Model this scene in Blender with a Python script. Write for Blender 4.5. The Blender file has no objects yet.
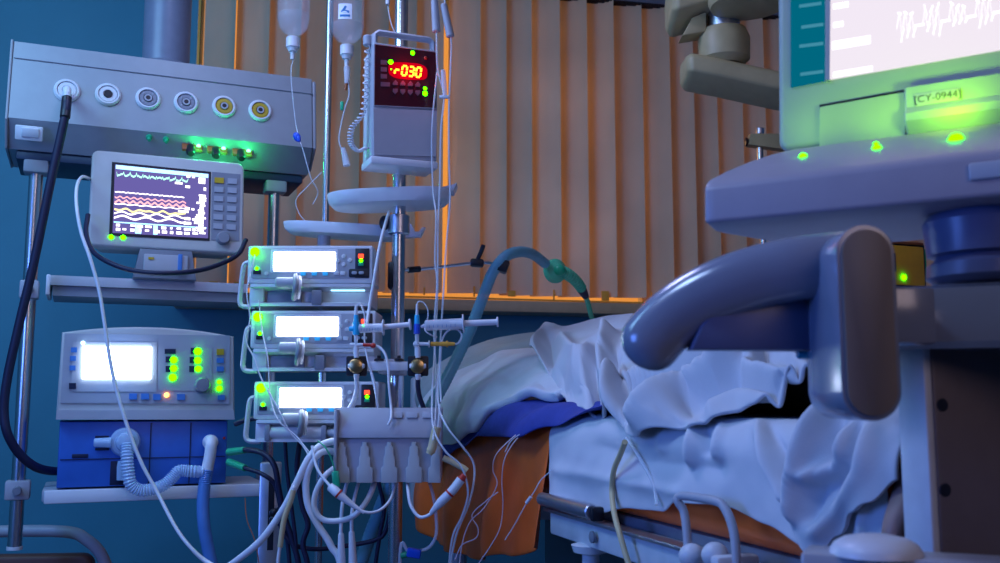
import bpy, bmesh, math, random
from mathutils import Vector, Matrix, noise
random.seed(7)
scene = bpy.context.scene
COL = scene.collection
R = math.radians
PI = math.pi

# ---------------------------------------------------------------- camera geometry
FPX, PITCH, CAMZ = 980.0, R(6.9), 0.95
CAM = Vector((0, 0, CAMZ))
_fw = Vector((0, math.cos(PITCH), math.sin(PITCH)))
_up = Vector((0, -math.sin(PITCH), math.cos(PITCH)))

def ray(px, py):
    return Vector((1, 0, 0)) * ((px - 500) / FPX) + _up * ((281.5 - py) / FPX) + _fw

def P(px, py, Y):
    d = ray(px, py)
    return CAM + d * (Y / d.y)

def proj(p):
    q = p - CAM
    d = max(q.dot(_fw), 0.05)
    return 500 + FPX * q.x / d, 281.5 - FPX * q.dot(_up) / d

class Fr:
    """a turned local frame: x to the right, y away from the camera, z up"""
    def __init__(s, o, rot):
        s.o, s.rot = Vector(o), R(rot)
        s.U = Vector((math.cos(s.rot), math.sin(s.rot), 0))
        s.V = Vector((-math.sin(s.rot), math.cos(s.rot), 0))
    def l(s, px, py, v=0.0):
        d = ray(px, py)
        t = ((s.o + s.V * v) - CAM).dot(s.V) / d.dot(s.V)
        q = CAM + d * t - s.o
        return Vector((q.dot(s.U), v, q.z))
    def w(s, p):
        return s.o + s.U * p[0] + s.V * p[1] + Vector((0, 0, p[2]))

# ---------------------------------------------------------------- materials
MATS = {}
def mat(name, col, rough=0.5, metal=0.0, emit=None, power=0.0, trans=0.0, alpha=1.0, var=0.06, scale=30, bump=0.0, bscale=200, spec=0.5, transl=0.0, sss=0.0, coat=0.0, ior=1.45):
    m = bpy.data.materials.new(name)
    m.use_nodes = True
    nt = m.node_tree
    b = nt.nodes['Principled BSDF']
    tc = nt.nodes.new('ShaderNodeTexCoord')
    nz = nt.nodes.new('ShaderNodeTexNoise')
    nz.inputs['Scale'].default_value = scale
    nz.inputs['Detail'].default_value = 3
    nt.links.new(tc.outputs['Object'], nz.inputs['Vector'])
    rp = nt.nodes.new('ShaderNodeValToRGB')
    c = list(col)
    rp.color_ramp.elements[0].color = [x * (1 - var) for x in c] + [1]
    rp.color_ramp.elements[1].color = [min(1, x * (1 + var)) for x in c] + [1]
    rp.color_ramp.elements[0].position = 0.3
    rp.color_ramp.elements[1].position = 0.7
    nt.links.new(nz.outputs['Fac'], rp.inputs['Fac'])
    nt.links.new(rp.outputs['Color'], b.inputs['Base Color'])
    b.inputs['Roughness'].default_value = rough
    b.inputs['Metallic'].default_value = metal
    b.inputs['Specular IOR Level'].default_value = spec
    b.inputs['Transmission Weight'].default_value = trans
    b.inputs['IOR'].default_value = ior
    b.inputs['Alpha'].default_value = alpha
    if coat:
        b.inputs['Coat Weight'].default_value = coat
        b.inputs['Coat Roughness'].default_value = 0.15
    if emit:
        b.inputs['Emission Color'].default_value = list(emit) + [1]
        b.inputs['Emission Strength'].default_value = power
    if bump:
        n2 = nt.nodes.new('ShaderNodeTexNoise')
        n2.inputs['Scale'].default_value = bscale
        nt.links.new(tc.outputs['Object'], n2.inputs['Vector'])
        bp = nt.nodes.new('ShaderNodeBump')
        bp.inputs['Strength'].default_value = bump
        bp.inputs['Distance'].default_value = 0.002
        nt.links.new(n2.outputs['Fac'], bp.inputs['Height'])
        nt.links.new(bp.outputs['Normal'], b.inputs['Normal'])
    if transl:
        tr = nt.nodes.new('ShaderNodeBsdfTranslucent')
        nt.links.new(rp.outputs['Color'], tr.inputs['Color'])
        mx = nt.nodes.new('ShaderNodeMixShader')
        mx.inputs[0].default_value = transl
        out = nt.nodes['Material Output']
        nt.links.new(b.outputs[0], mx.inputs[1])
        nt.links.new(tr.outputs[0], mx.inputs[2])
        nt.links.new(mx.outputs[0], out.inputs[0])
    MATS[name] = m
    return m

M = MATS
mat('teal_paint', (0.07, 0.30, 0.42), 0.55, var=0.05, scale=4, bump=0.15, bscale=90)
mat('ceiling_paint', (0.6, 0.6, 0.6), 0.7)
mat('floor_vinyl', (0.12, 0.14, 0.17), 0.35, var=0.12, scale=60)
mat('sill_paint', (0.55, 0.38, 0.22), 0.4)
mat('window_white', (0.5, 0.5, 0.5), 0.4)
mat('glass_pane', (0.9, 0.95, 1.0), 0.02, trans=1.0, var=0.0)
mat('blind_fabric', (0.70, 0.60, 0.43), 0.75, var=0.12, scale=2.2, bump=0.2, bscale=300, transl=0.24)
mat('pendant_grey', (0.33, 0.34, 0.37), 0.42, var=0.03, bump=0.04)
mat('column_grey', (0.17, 0.19, 0.26), 0.35)
mat('dark_under', (0.03, 0.05, 0.09), 0.5)
mat('chrome', (0.70, 0.70, 0.74), 0.27, 1.0, var=0.02)
mat('steel', (0.66, 0.66, 0.72), 0.36, 1.0, var=0.05)
mat('black_plastic', (0.012, 0.012, 0.02), 0.4)
mat('navy_rubber', (0.012, 0.012, 0.045), 0.5)
mat('white_plastic', (0.72, 0.72, 0.76), 0.35, var=0.02)
mat('grey_plastic', (0.42, 0.42, 0.47), 0.4, var=0.03)
mat('mid_plastic', (0.22, 0.23, 0.28), 0.4, var=0.03)
mat('pump_white', (0.62, 0.62, 0.66), 0.33, var=0.02)
mat('pump_fascia', (0.36, 0.37, 0.43), 0.4, var=0.02)
mat('monitor_shell', (0.50, 0.49, 0.48), 0.42, var=0.03, bump=0.04)
mat('yellow_plastic', (0.55, 0.36, 0.02), 0.4)
mat('socket_yellow', (0.50, 0.33, 0.02), 0.4)
mat('blue_shell', (0.03, 0.13, 0.50), 0.4, var=0.05)
mat('blue_key', (0.05, 0.20, 0.55), 0.4)
mat('cyan_key', (0.02, 0.35, 0.60), 0.4, emit=(0.05, 0.5, 1.0), power=0.35)
mat('seam', (0.005, 0.012, 0.05), 0.6)
mat('clear_blue_tube', (0.55, 0.72, 0.95), 0.15, alpha=0.62, var=0.04)
mat('blue_hose', (0.10, 0.26, 0.62), 0.25, alpha=0.9, var=0.06)
mat('teal_hose', (0.16, 0.42, 0.52), 0.28, alpha=0.82, var=0.06)
mat('green_plastic', (0.02, 0.42, 0.20), 0.3)
mat('green_clear', (0.10, 0.62, 0.36), 0.2, alpha=0.85)
mat('white_cable', (0.74, 0.74, 0.78), 0.4, var=0.02)
mat('clear_line', (0.80, 0.84, 0.90), 0.15, alpha=0.5, var=0.02)
mat('pink_lead', (0.78, 0.62, 0.66), 0.4)
mat('cream_tube', (0.62, 0.50, 0.28), 0.35)
mat('red_plastic', (0.55, 0.03, 0.02), 0.4)
mat('rust_plastic', (0.35, 0.10, 0.03), 0.4)
mat('orange_plastic', (0.85, 0.42, 0.06), 0.35)
mat('brass', (0.62, 0.42, 0.18), 0.3, 1.0)
mat('blue_plastic', (0.01, 0.08, 0.60), 0.35)
mat('cyan_plastic', (0.02, 0.45, 0.75), 0.3)
mat('clear_plastic', (0.80, 0.84, 0.92), 0.12, alpha=0.55, var=0.02)
mat('fluid', (0.70, 0.76, 0.86), 0.08, alpha=0.14, var=0.02)
mat('bottle_plastic', (0.66, 0.72, 0.82), 0.12, alpha=0.15, var=0.03)
mat('label_paper', (0.72, 0.75, 0.80), 0.6)
mat('label_blue', (0.02, 0.16, 0.38), 0.6)
mat('pump_red_glass', (0.055, 0.004, 0.014), 0.22, coat=0.2)
mat('key_maroon', (0.17, 0.09, 0.13), 0.45)
mat('sheet_white', (0.62, 0.62, 0.66), 0.85, var=0.025, scale=14, bump=0.12, bscale=500)
mat('blanket_white', (0.58, 0.58, 0.62), 0.85, var=0.03, scale=10, bump=0.15, bscale=420)
mat('pillow_white', (0.66, 0.68, 0.72), 0.85, var=0.03, bump=0.12, bscale=420)
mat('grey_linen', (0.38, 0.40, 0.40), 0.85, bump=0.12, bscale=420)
mat('navy_cloth', (0.035, 0.055, 0.30), 0.8, var=0.12, scale=40, bump=0.25, bscale=500)
mat('orange_vinyl', (0.95, 0.155, 0.022), 0.38, var=0.10, scale=16, bump=0.10, bscale=60)
mat('brown_vinyl', (0.15, 0.06, 0.04), 0.5)
mat('bed_white', (0.62, 0.63, 0.68), 0.35)
mat('board_brown', (0.14, 0.11, 0.115), 0.5, var=0.06)
mat('board_lit_edge', (0.55, 0.57, 0.62), 0.45)
mat('handle_grey', (0.22, 0.24, 0.32), 0.22, var=0.02, coat=0.9)
mat('handle_plate', (0.22, 0.17, 0.145), 0.5, var=0.03)
mat('display_shell', (0.36, 0.42, 0.38), 0.38, var=0.02)
mat('control_shell', (0.38, 0.35, 0.41), 0.38, var=0.03)
mat('swivel_blue', (0.10, 0.12, 0.24), 0.3)
mat('lamp_beige', (0.46, 0.37, 0.19), 0.45)
mat('amber_shell', (0.95, 0.46, 0.03), 0.45)
mat('skin', (0.32, 0.19, 0.165), 0.5, var=0.08, scale=20)
mat('hair', (0.03, 0.02, 0.015), 0.7)
def em(name, c, p):
    return mat(name, [x * 0.05 for x in c], 0.4, emit=c, power=p, var=0.0, spec=0.0)
em('screen_white', (0.62, 0.72, 1.0), 11.0)
em('screen_blue_white', (0.55, 0.75, 1.0), 9.0)
em('led_green', (0.040, 1.0, 0.0), 11.0)
em('led_green_big', (0.032, 1.0, 0.0), 15.0)
em('led_pure_green', (0.04, 1.0, 0.15), 22.0)
em('led_red', (1.0, 0.05, 0.02), 3.0)
em('led_orange', (1.0, 0.30, 0.05), 9.0)
em('led_blue', (0.5, 0.8, 1.0), 9.0)
em('digit_red', (1.0, 0.16, 0.01), 9.0)
em('digit_glow', (1.0, 0.0, 0.02), 0.50)
em('trace_white', (1.0, 0.93, 0.95), 2.2)
em('trace_green', (0.45, 1.0, 0.75), 1.5)
em('trace_pink', (1.0, 0.45, 0.50), 1.4)
em('trace_yellow', (1.0, 0.85, 0.35), 1.6)
em('trace_cyan', (0.35, 0.75, 1.0), 2.2)
em('screen_violet', (0.16, 0.13, 0.42), 0.85)
em('screen_teal', (0.0, 0.16, 0.25), 0.75)
em('screen_rose', (0.97, 0.87, 0.97), 0.84)
em('screen_trace', (0.93, 0.97, 1.0), 1.5)
em('screen_side', (0.06, 0.30, 0.42), 0.8)

# ---------------------------------------------------------------- mesh helpers
def new():
    return bmesh.new()

def _bev(bm, geom_edges, bev, seg=2):
    if bev > 0:
        bmesh.ops.bevel(bm, geom=geom_edges, offset=bev, segments=seg, profile=0.5, affect='EDGES', clamp_overlap=True)

def box(bm, c, s, bev=0.0, rot=None, seg=2):
    mt = Matrix.Translation(Vector(c))
    if rot is not None:
        mt = mt @ rot.to_4x4()
    mt = mt @ Matrix.Diagonal((s[0], s[1], s[2], 1))
    r = bmesh.ops.create_cube(bm, size=1.0, matrix=mt)
    es = list({e for v in r['verts'] for e in v.link_edges})
    _bev(bm, es, bev, seg)
    return bm

def lathe(bm, prof, c=(0, 0, 0), axis=(0, 0, 1), seg=28):
    """prof: (radius, height) pairs along axis"""
    q = Vector((0, 0, 1)).rotation_difference(Vector(axis).normalized()).to_matrix()
    c = Vector(c)
    rings = []
    for r, h in prof:
        if r < 1e-6:
            rings.append([bm.verts.new(c + q @ Vector((0, 0, h)))])
        else:
            rings.append([bm.verts.new(c + q @ Vector((r * math.cos(2 * PI * k / seg), r * math.sin(2 * PI * k / seg), h))) for k in range(seg)])
    for a, b in zip(rings, rings[1:]):
        for k in range(seg):
            k2 = (k + 1) % seg
            if len(a) == 1 and len(b) == 1:
                continue
            if len(a) == 1:
                bm.faces.new((a[0], b[k2], b[k]))
            elif len(b) == 1:
                bm.faces.new((a[k], a[k2], b[0]))
            else:
                bm.faces.new((a[k], a[k2], b[k2], b[k]))
    if len(rings[0]) > 1:
        bm.faces.new(list(reversed(rings[0])))
    if len(rings[-1]) > 1:
        bm.faces.new(rings[-1])
    return bm

def cyl(bm, p0, p1, r, r1=None, seg=24, bev=0.0):
    p0, p1 = Vector(p0), Vector(p1)
    L = (p1 - p0).length
    r1 = r if r1 is None else r1
    if bev:
        pr = [(r - bev, 0), (r, bev), (r1, L - bev), (r1 - bev, L)]
    else:
        pr = [(r, 0), (r1, L)]
    return lathe(bm, pr, p0, p1 - p0, seg)

def ell(bm, c, rad, seg=20, rot=None):
    mt = Matrix.Translation(Vector(c))
    if rot is not None:
        mt = mt @ rot.to_4x4()
    mt = mt @ Matrix.Diagonal((rad[0], rad[1], rad[2], 1))
    bmesh.ops.create_uvsphere(bm, u_segments=seg, v_segments=max(8, seg // 2 + 2), radius=1.0, matrix=mt)
    return bm

def prism(bm, out, a0, a1, axis='y', bev=0.0, seg=2):
    f = {'y': lambda p, a: (p[0], a, p[1]), 'x': lambda p, a: (a, p[0], p[1]), 'z': lambda p, a: (p[0], p[1], a)}[axis]
    A = [bm.verts.new(f(p, a0)) for p in out]
    B = [bm.verts.new(f(p, a1)) for p in out]
    n = len(out)
    fs = [bm.faces.new(A), bm.faces.new(list(reversed(B)))]
    for k in range(n):
        fs.append(bm.faces.new((A[k], B[k], B[(k + 1) % n], A[(k + 1) % n])))
    bmesh.ops.recalc_face_normals(bm, faces=fs)
    if bev:
        es = list(set(list(fs[0].edges) + list(fs[1].edges)))
        _bev(bm, es, bev, seg)
    return bm

def rrect(cx, cz, w, h, r, n=5):
    r = min(r, w / 2 - 1e-5, h / 2 - 1e-5)
    pts = []
    for sx, sz, a0 in ((1, 1, 0), (-1, 1, 90), (-1, -1, 180), (1, -1, 270)):
        for k in range(n + 1):
            a = R(a0 + 90 * k / n)
            pts.append((cx + sx * (w / 2 - r) + r * math.cos(a), cz + sz * (h / 2 - r) + r * math.sin(a)))
    return pts

def spline(pts, n=8):
    pts = [Vector(p) for p in pts]
    if len(pts) < 3:
        return [pts[0].lerp(pts[-1], k / n) for k in range(n + 1)]
    e = [pts[0] * 2 - pts[1]] + pts + [pts[-1] * 2 - pts[-2]]
    out = []
    for i in range(1, len(e) - 2):
        a, b, c, d = e[i - 1], e[i], e[i + 1], e[i + 2]
        for k in range(n):
            t = k / n
            out.append(0.5 * (2 * b + (c - a) * t + (2 * a - 5 * b + 4 * c - d) * t * t + (3 * b - a - 3 * c + d) * t ** 3))
    out.append(pts[-1])
    return out

def tube(bm, pts, r, seg=10, n=8, smooth=True, rf=None, ratio=1.0, capround=False):
    """a round tube along points; rf(i, t) scales the radius"""
    c = spline(pts, n) if smooth else [Vector(p) for p in pts]
    T = [((c[min(i + 1, len(c) - 1)] - c[max(i - 1, 0)]).normalized()) for i in range(len(c))]
    ref = Vector((0, 0, 1)) if abs(T[0].z) < 0.9 else Vector((1, 0, 0))
    N = (ref - T[0] * ref.dot(T[0])).normalized()
    rings = []
    for i, p in enumerate(c):
        if i:
            N = (N - T[i] * N.dot(T[i]))
            N = N.normalized() if N.length > 1e-6 else T[i].orthogonal().normalized()
        Bn = T[i].cross(N)
        rr = r * (rf(i, i / (len(c) - 1)) if rf else 1.0)
        rings.append([bm.verts.new(p + N * (rr * math.cos(2 * PI * k / seg)) + Bn * (rr * ratio * math.sin(2 * PI * k / seg))) for k in range(seg)])
    for a, b in zip(rings, rings[1:]):
        for k in range(seg):
            bm.faces.new((a[k], a[(k + 1) % seg], b[(k + 1) % seg], b[k]))
    bm.faces.new(list(reversed(rings[0])))
    bm.faces.new(rings[-1])
    return bm

def grid(bm, pts):
    """pts[i][j] -> quads"""
    V = [[bm.verts.new(p) for p in row] for row in pts]
    for i in range(len(V) - 1):
        for j in range(len(V[0]) - 1):
            bm.faces.new((V[i][j], V[i + 1][j], V[i + 1][j + 1], V[i][j + 1]))
    return bm

def obj(name, bm, m, parent=None, loc=None, sharp=38):
    bmesh.ops.recalc_face_normals(bm, faces=bm.faces)
    me = bpy.data.meshes.new(name)
    bm.to_mesh(me)
    bm.free()
    me.materials.append(M[m] if isinstance(m, str) else m)
    me.polygons.foreach_set('use_smooth', [True] * len(me.polygons))
    if sharp:
        me.set_sharp_from_angle(angle=R(sharp))
    o = bpy.data.objects.new(name, me)
    COL.objects.link(o)
    if parent is not None:
        o.parent = parent
    if loc is not None:
        o.location = loc
    return o

def tag(o, label, cat, group=None):
    o['label'] = label
    o['category'] = cat
    if group:
        o['group'] = group
    return o

def thing(name, label, cat, fr, group=None):
    o = bpy.data.objects.new(name, None)
    COL.objects.link(o)
    o.location = fr.o
    o.rotation_euler = (0, 0, fr.rot)
    o.empty_display_size = 0.05
    return tag(o, label, cat, group)

def struct(name, bm, m):
    o = obj(name, bm, m)
    o['kind'] = 'structure'
    return o

def recenter(o):
    """put a one-mesh thing's origin at the bottom of its own mesh"""
    me = o.data
    c = Vector((sum(v.co.x for v in me.vertices) / len(me.vertices), sum(v.co.y for v in me.vertices) / len(me.vertices), min(v.co.z for v in me.vertices)))
    me.transform(Matrix.Translation(-c))
    o.location = c
    return o

def pp(*pts):
    """(px, py, Y) triples to world points"""
    return [P(*p) for p in pts]

def cable(name, pts, r, m, label, cat='cable', group=None, seg=10, n=8, rf=None):
    pts = [Vector(p) for p in pts]
    if r >= 0.0015:      # what hangs below the picture runs on down to the floor
        for flip in (False, True):
            e = pts[0] if flip else pts[-1]
            if e.z < 0.66 and e.z > 0.1 and not (r == 0.0037):
                ext = [e + Vector((0.006, 0.01, -(e.z - 0.3))), Vector((e.x + 0.03, e.y + 0.03, 0.03)), Vector((e.x + 0.12, e.y + 0.10, 0.012 + r))]
                pts = list(reversed(ext)) + pts if flip else pts + ext
    o = obj(name, tube(new(), pts, r, seg, n, rf=rf), m, sharp=60)
    recenter(o)
    return tag(o, label, cat, group)

def child_world(name, bm, m, root, sharp=38):
    """a part whose mesh was built in world coordinates, moved into its thing's frame"""
    o = obj(name, bm, m, None, sharp=sharp)
    mw = Matrix.Translation(root.location) @ root.rotation_euler.to_matrix().to_4x4()
    o.data.transform(mw.inverted())
    o.parent = root
    return o

def copy_tree(o, parent=None):
    c = o.copy()
    COL.objects.link(c)
    c.parent = parent
    for ch in [x for x in COL.objects if x.parent == o]:
        copy_tree(ch, c)
    return c

def led(name, root, p, r, m, axis=(0, -1, 0)):
    return obj(name, lathe(new(), [(r, -0.002), (r, 0.0), (r * 0.9, r * 0.35), (r * 0.55, r * 0.65), (0, r * 0.75)], p, axis, 14), m, root)

# ================================================================ ROOM
FR = Fr((0, 3.7, 0), 13)
def bR(bm, u0, u1, v0, v1, z0, z1, bev=0.0):
    """a box in the room's turned frame"""
    c = FR.w(((u0 + u1) / 2, (v0 + v1) / 2, (z0 + z1) / 2))
    return box(bm, c, (u1 - u0, v1 - v0, z1 - z0), bev, Matrix.Rotation(FR.rot, 3, 'Z'))
ZC = 2.75
WU0, WU1 = FR.l(193, 150).x, 2.0
SZ = FR.l(500, 299.5, -0.13).z
WZ1 = 2.55
b = new()
bR(b, -2.6, WU0, 0, 0.2, 0, ZC); bR(b, WU1, 2.6, 0, 0.2, 0, ZC)
bR(b, WU0, WU1, 0, 0.2, 0, SZ - 0.03); bR(b, WU0, WU1, 0, 0.2, WZ1, ZC)
struct('wall_back', b, 'teal_paint')
struct('wall_left', bR(new(), -2.8, -2.6, -6.0, 0.2, 0, ZC), 'teal_paint')
struct('wall_right', bR(new(), 2.6, 2.8, -6.0, 0.2, 0, ZC), 'teal_paint')
struct('wall_front', bR(new(), -2.8, 2.8, -6.2, -6.0, 0, ZC), 'teal_paint')
struct('floor', bR(new(), -2.8, 2.8, -6.2, 0.2, -0.1, 0), 'floor_vinyl')
struct('ceiling', bR(new(), -2.8, 2.8, -6.2, 0.2, ZC, ZC + 0.1), 'ceiling_paint')
# window: frame bars and one pane
wf = new()
for (a0, a1, z0, z1) in ((WU0, WU1, SZ - 0.03, SZ + 0.004), (WU0, WU1, WZ1 - 0.05, WZ1), (WU0, WU0 + 0.012, SZ, WZ1), (WU1 - 0.05, WU1, SZ, WZ1), (0.62, 0.66, SZ, WZ1)):
    bR(wf, a0, a1, 0.12, 0.17, z0, z1, 0.003)
wo = struct('window_1', wf, 'window_white')
obj('window_pane', bR(new(), WU0 + 0.01, WU1 - 0.04, 0.142, 0.148, SZ, WZ1 - 0.04), mat('pane', (0.9, 0.9, 0.9), 0.03, alpha=0.08, var=0.0), wo)
# sill board
sl = new()
bR(sl, WU0 - 0.04, WU1 + 0.04, -0.145, 0.16, SZ - 0.046, SZ - 0.004, 0.005)
struct('trim_1', sl, 'sill_paint')

# vertical blind
BV = -0.065
fb = Fr(FR.w((WU0, BV, SZ)), 13)
bl = thing('vertical_blind', 'beige fabric vertical blind closed across the wide window', 'blind', fb)
s = new()
z_top = WZ1 - 0.03
u = 0.024
def slat(bm, uc, ang, w, z0, z1, notch=0.0):
    n = 7
    ca, sa = math.cos(ang), math.sin(ang)
    arc = []
    for k in range(n):
        x = (k / (n - 1) - 0.5) * w
        y = 0.010 * (1 - (2 * x / w) ** 2) + 0.004 * math.sin(x / w * 7)
        arc.append((x, y))
    o = [(uc + x * ca - y * sa, x * sa + y * ca) for x, y in arc]
    o += [(uc + x * ca - (y + 0.0012) * sa, x * sa + (y + 0.0012) * ca) for x, y in reversed(arc)]
    prism(bm, o, z0, z1, 'z')
px_open = [(FR.l(436, 150, BV).x - WU0, 0.042), (FR.l(616, 150, BV).x - WU0, 0.022), (FR.l(311, 150, BV).x - WU0, 0.0)]
rs = random.Random(3)
clips = []
while u < (WU1 - WU0) - 0.03:
    ang = R(-24 + rs.uniform(-9, 9))
    w = 0.127
    step = 0.100 + rs.choice((0, 0, 0, 0.010, 0.016))
    shift = 0.0
    for (uo, g) in px_open:
        if uo - 0.04 < u + 0.06 < uo + 0.04:
            step += g * 1.0
            shift = g
    z0 = 0.024 + rs.choice((0, 0.002, 0.004, 0.0))
    slat(s, u + 0.058, ang, w, z0, z_top - SZ)
    if rs.random() < 0.75:
        clips.append((u + rs.uniform(0.02, 0.1), z0 + 0.004, rs.choice((0.004, 0.006, 0.03)), rs.uniform(0.016, 0.04)))
    u += step
obj('slats', s, 'blind_fabric', bl)
for (cx_, cz_, cw_, ch_) in clips:
    obj('chain_clip', box(new(), (cx_, -0.02, cz_), (cw_, 0.004, ch_), 0.001), 'orange_plastic', bl)
ch = new()
tube(ch, [(0.02, -0.024, 0.004), (0.9, -0.024, 0.0065), (1.8, -0.024, 0.004), (2.7, -0.024, 0.0065)], 0.0035, 6, 12)
obj('bottom_chain', ch, 'orange_plastic', bl)
hr = new()
box(hr, ((WU1 - WU0) / 2, -0.005, z_top - SZ + 0.02), (WU1 - WU0 + 0.06, 0.06, 0.045), 0.006)
hb = obj('headrail', hr, 'mid_plastic', bl)
g2 = new()
for k in range(4):
    box(g2, ((WU1 - WU0) / 2, -0.028 + k * 0.013, z_top - SZ - 0.0035), (WU1 - WU0 + 0.04, 0.004, 0.006))
obj('slot', g2, 'black_plastic', hb)

# ================================================================ SUPPLY PENDANT
FP = Fr(P(5, 117, 2.33), 23)
L = FP.l
pd = thing('supply_pendant', 'grey ceiling supply pendant with a row of round gas outlets', 'pendant', FP)
uR = L(318, 110).x
zt = L(5, 40, 0.03).z
zc = L(8, 148, 0.05).z
prof = [(0, 0), (0.03, zt), (0.27, zt), (0.27, zc), (0.055, zc)]
hs = obj('housing', prism(new(), prof, 0.006, uR - 0.012, 'x', 0.004), 'pendant_grey', pd)
prof2 = [(-0.002, -0.004), (0.027, zt + 0.003), (0.272, zt + 0.003), (0.272, zc - 0.002), (0.045, zc - 0.002)]
obj('end_cap', prism(new(), prof2, 0.0, 0.006, 'x', 0.002), 'pendant_grey', pd)
obj('end_cap', prism(new(), [(0.004, 0.0), (0.03, zt - 0.006), (0.26, zt - 0.01), (0.26, zc + 0.02), (0.07, zc + 0.012)], uR - 0.012, uR, 'x', 0.006), 'pendant_grey', pd)
seam = new()
box(seam, (uR * 0.5, 0.0225, zt * 0.78), (uR - 0.02, 0.004, 0.0015))
obj('seam_line', seam, 'mid_plastic', hs)
box_under = new()
box(box_under, (uR * 0.5, 0.16, zc - 0.012), (uR - 0.05, 0.2, 0.022), 0.004)
obj('cable_tray', box_under, 'dark_under', pd)
cu = L(166, 60, 0.13)
colm = lathe(new(), [(0.062, 0), (0.062, ZC - FP.o.z - zt)], (cu.x, 0.13, zt), (0, 0, 1), 40)
obj('ceiling_column', colm, 'column_grey', pd)
obj('column_collar', lathe(new(), [(0.074, 0), (0.074, 0.012), (0.066, 0.018)], (cu.x, 0.13, zt), (0, 0, 1), 40), 'column_grey', pd)
# gas outlets on the sloping face
fn = Vector((0, -zt, 0.03)).normalized()
def on_face(px, py, off=0.0):
    q = L(px, py, 0.0)
    for _ in range(3):
        q = L(px, py, 0.03 * q.z / zt)
    return q + fn * off
for k, (sx, sy) in enumerate(((67, 91), (108, 95), (148, 99), (186, 103), (224, 107), (260, 111))):
    c = on_face(sx, sy)
    ring = obj('gas_outlet', lathe(new(), [(0.031, -0.002), (0.031, 0.004), (0.027, 0.009), (0.0235, 0.009), (0.0225, 0.002), (0, 0.002)], c, fn, 36), 'white_plastic', pd)
    fm = ['white_plastic', 'white_plastic', 'mid_plastic', 'mid_plastic', 'socket_yellow', 'socket_yellow'][k]
    f = obj('outlet_face', lathe(new(), [(0.022, 0.001), (0.022, 0.005), (0.020, 0.007), (0.012, 0.007), (0.010, 0.003), (0, 0.003)], c, fn, 32), fm, ring)
    if k in (4, 5):
        f['label'] = 'yellow outlet face'
    if k:
        obj('outlet_socket', lathe(new(), [(0.0095, 0.002), (0.0095, 0.010), (0.006, 0.010), (0.005, 0.004), (0, 0.004)], c, fn, 24), 'black_plastic' if k < 2 else 'grey_plastic', ring)
        obj('bore', lathe(new(), [(0.0055, 0.004), (0.0055, 0.0102), (0, 0.0102)], c, fn, 18), 'black_plastic', ring)
        if k in (2, 3):
            for a in (0, 1, 2, 3):
                aa = PI / 4 + a * PI / 2
                e1 = Vector((1, 0, 0)); e2 = fn.cross(e1)
                d = e1 * math.cos(aa) + e2 * math.sin(aa)
                ell_b = ell(new(), c + d * 0.016 + fn * 0.006, (0.003, 0.003, 0.003), 10)
                obj('index_pin', ell_b, 'grey_plastic', ring)
sw = obj('rocker_switch', box(new(), on_face(29, 131) + Vector((0.0, 0.006, -0.004)), (0.062, 0.012, 0.036), 0.003, Matrix.Rotation(R(20), 3, 'X')), 'white_plastic', pd)
obj('rocker', box(new(), on_face(29, 131) + Vector((0.003, 0.001, -0.003)), (0.040, 0.012, 0.024), 0.003, Matrix.Rotation(R(26), 3, 'X')), 'white_plastic', sw)
# sockets in the chamfer below the front face
cn = Vector((0, zc, -0.055)).normalized() if zc < 0 else Vector((0, -1, -1)).normalized()
cn = Vector((0, zc, -0.055)); cn = Vector((0, -abs(cn.y), -abs(cn.z))).normalized()
crot = Matrix.Rotation(math.atan2(cn.z, -cn.y) * -1 * -1, 3, 'X')
def on_chamfer(px, py):
    q = L(px, py, 0.03)
    for _ in range(3):
        q = L(px, py, 0.055 * q.z / zc)
    return q
for (sx, sy) in ((192, 146), (217, 148.5), (242, 151)):
    c = on_chamfer(sx, sy)
    so = obj('power_socket', box(new(), c + cn * 0.003, (0.052, 0.010, 0.038), 0.003, crot), 'rust_plastic', pd)
    obj('socket_well', box(new(), c + cn * 0.008, (0.040, 0.003, 0.027), 0.001, crot), 'black_plastic', so)
    obj('power_plug', lathe(new(), [(0.012, 0), (0.012, 0.025), (0.008, 0.034), (0, 0.034)], c + cn * 0.006 + Vector((-0.004, 0, -0.003)), cn, 16), 'black_plastic', so)
    led('socket_lamp', so, c + cn * 0.010 + Vector((0.016, 0, 0.006)), 0.0052, 'led_pure_green', cn)
for (sx, sy) in ((149, 137), (166, 139)):
    c = on_chamfer(sx, sy)
    obj('earth_stud', lathe(new(), [(0.008, 0), (0.008, 0.006), (0.004, 0.008), (0.004, 0.02), (0, 0.02)], c, cn, 14), 'green_plastic', pd)
# two rail poles below the housing
for (sx, sy, ey, kk) in ((37, 160, 548, 0), (275, 178, 600, 1)):
    c = L(sx, sy, 0.09)
    zb = L(15 if not kk else 268, ey, 0.09).z
    po = obj('rail_pole', cyl(new(), (c.x, 0.09, zc - 0.02), (c.x, 0.09, zb), 0.0165, seg=28, bev=0.002), 'chrome', pd)
    obj('pole_collar', box(new(), (c.x, 0.09, zc - 0.028), (0.058, 0.058, 0.05), 0.006), 'pendant_grey', po)
    obj('pole_foot', cyl(new(), (c.x, 0.09, zb - 0.004), (c.x, 0.09, zb + 0.004), 0.018, seg=24), 'white_plastic', po)
POLE_L, POLE_R = L(37, 160, 0.09).x, L(275, 178, 0.09).x

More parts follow.
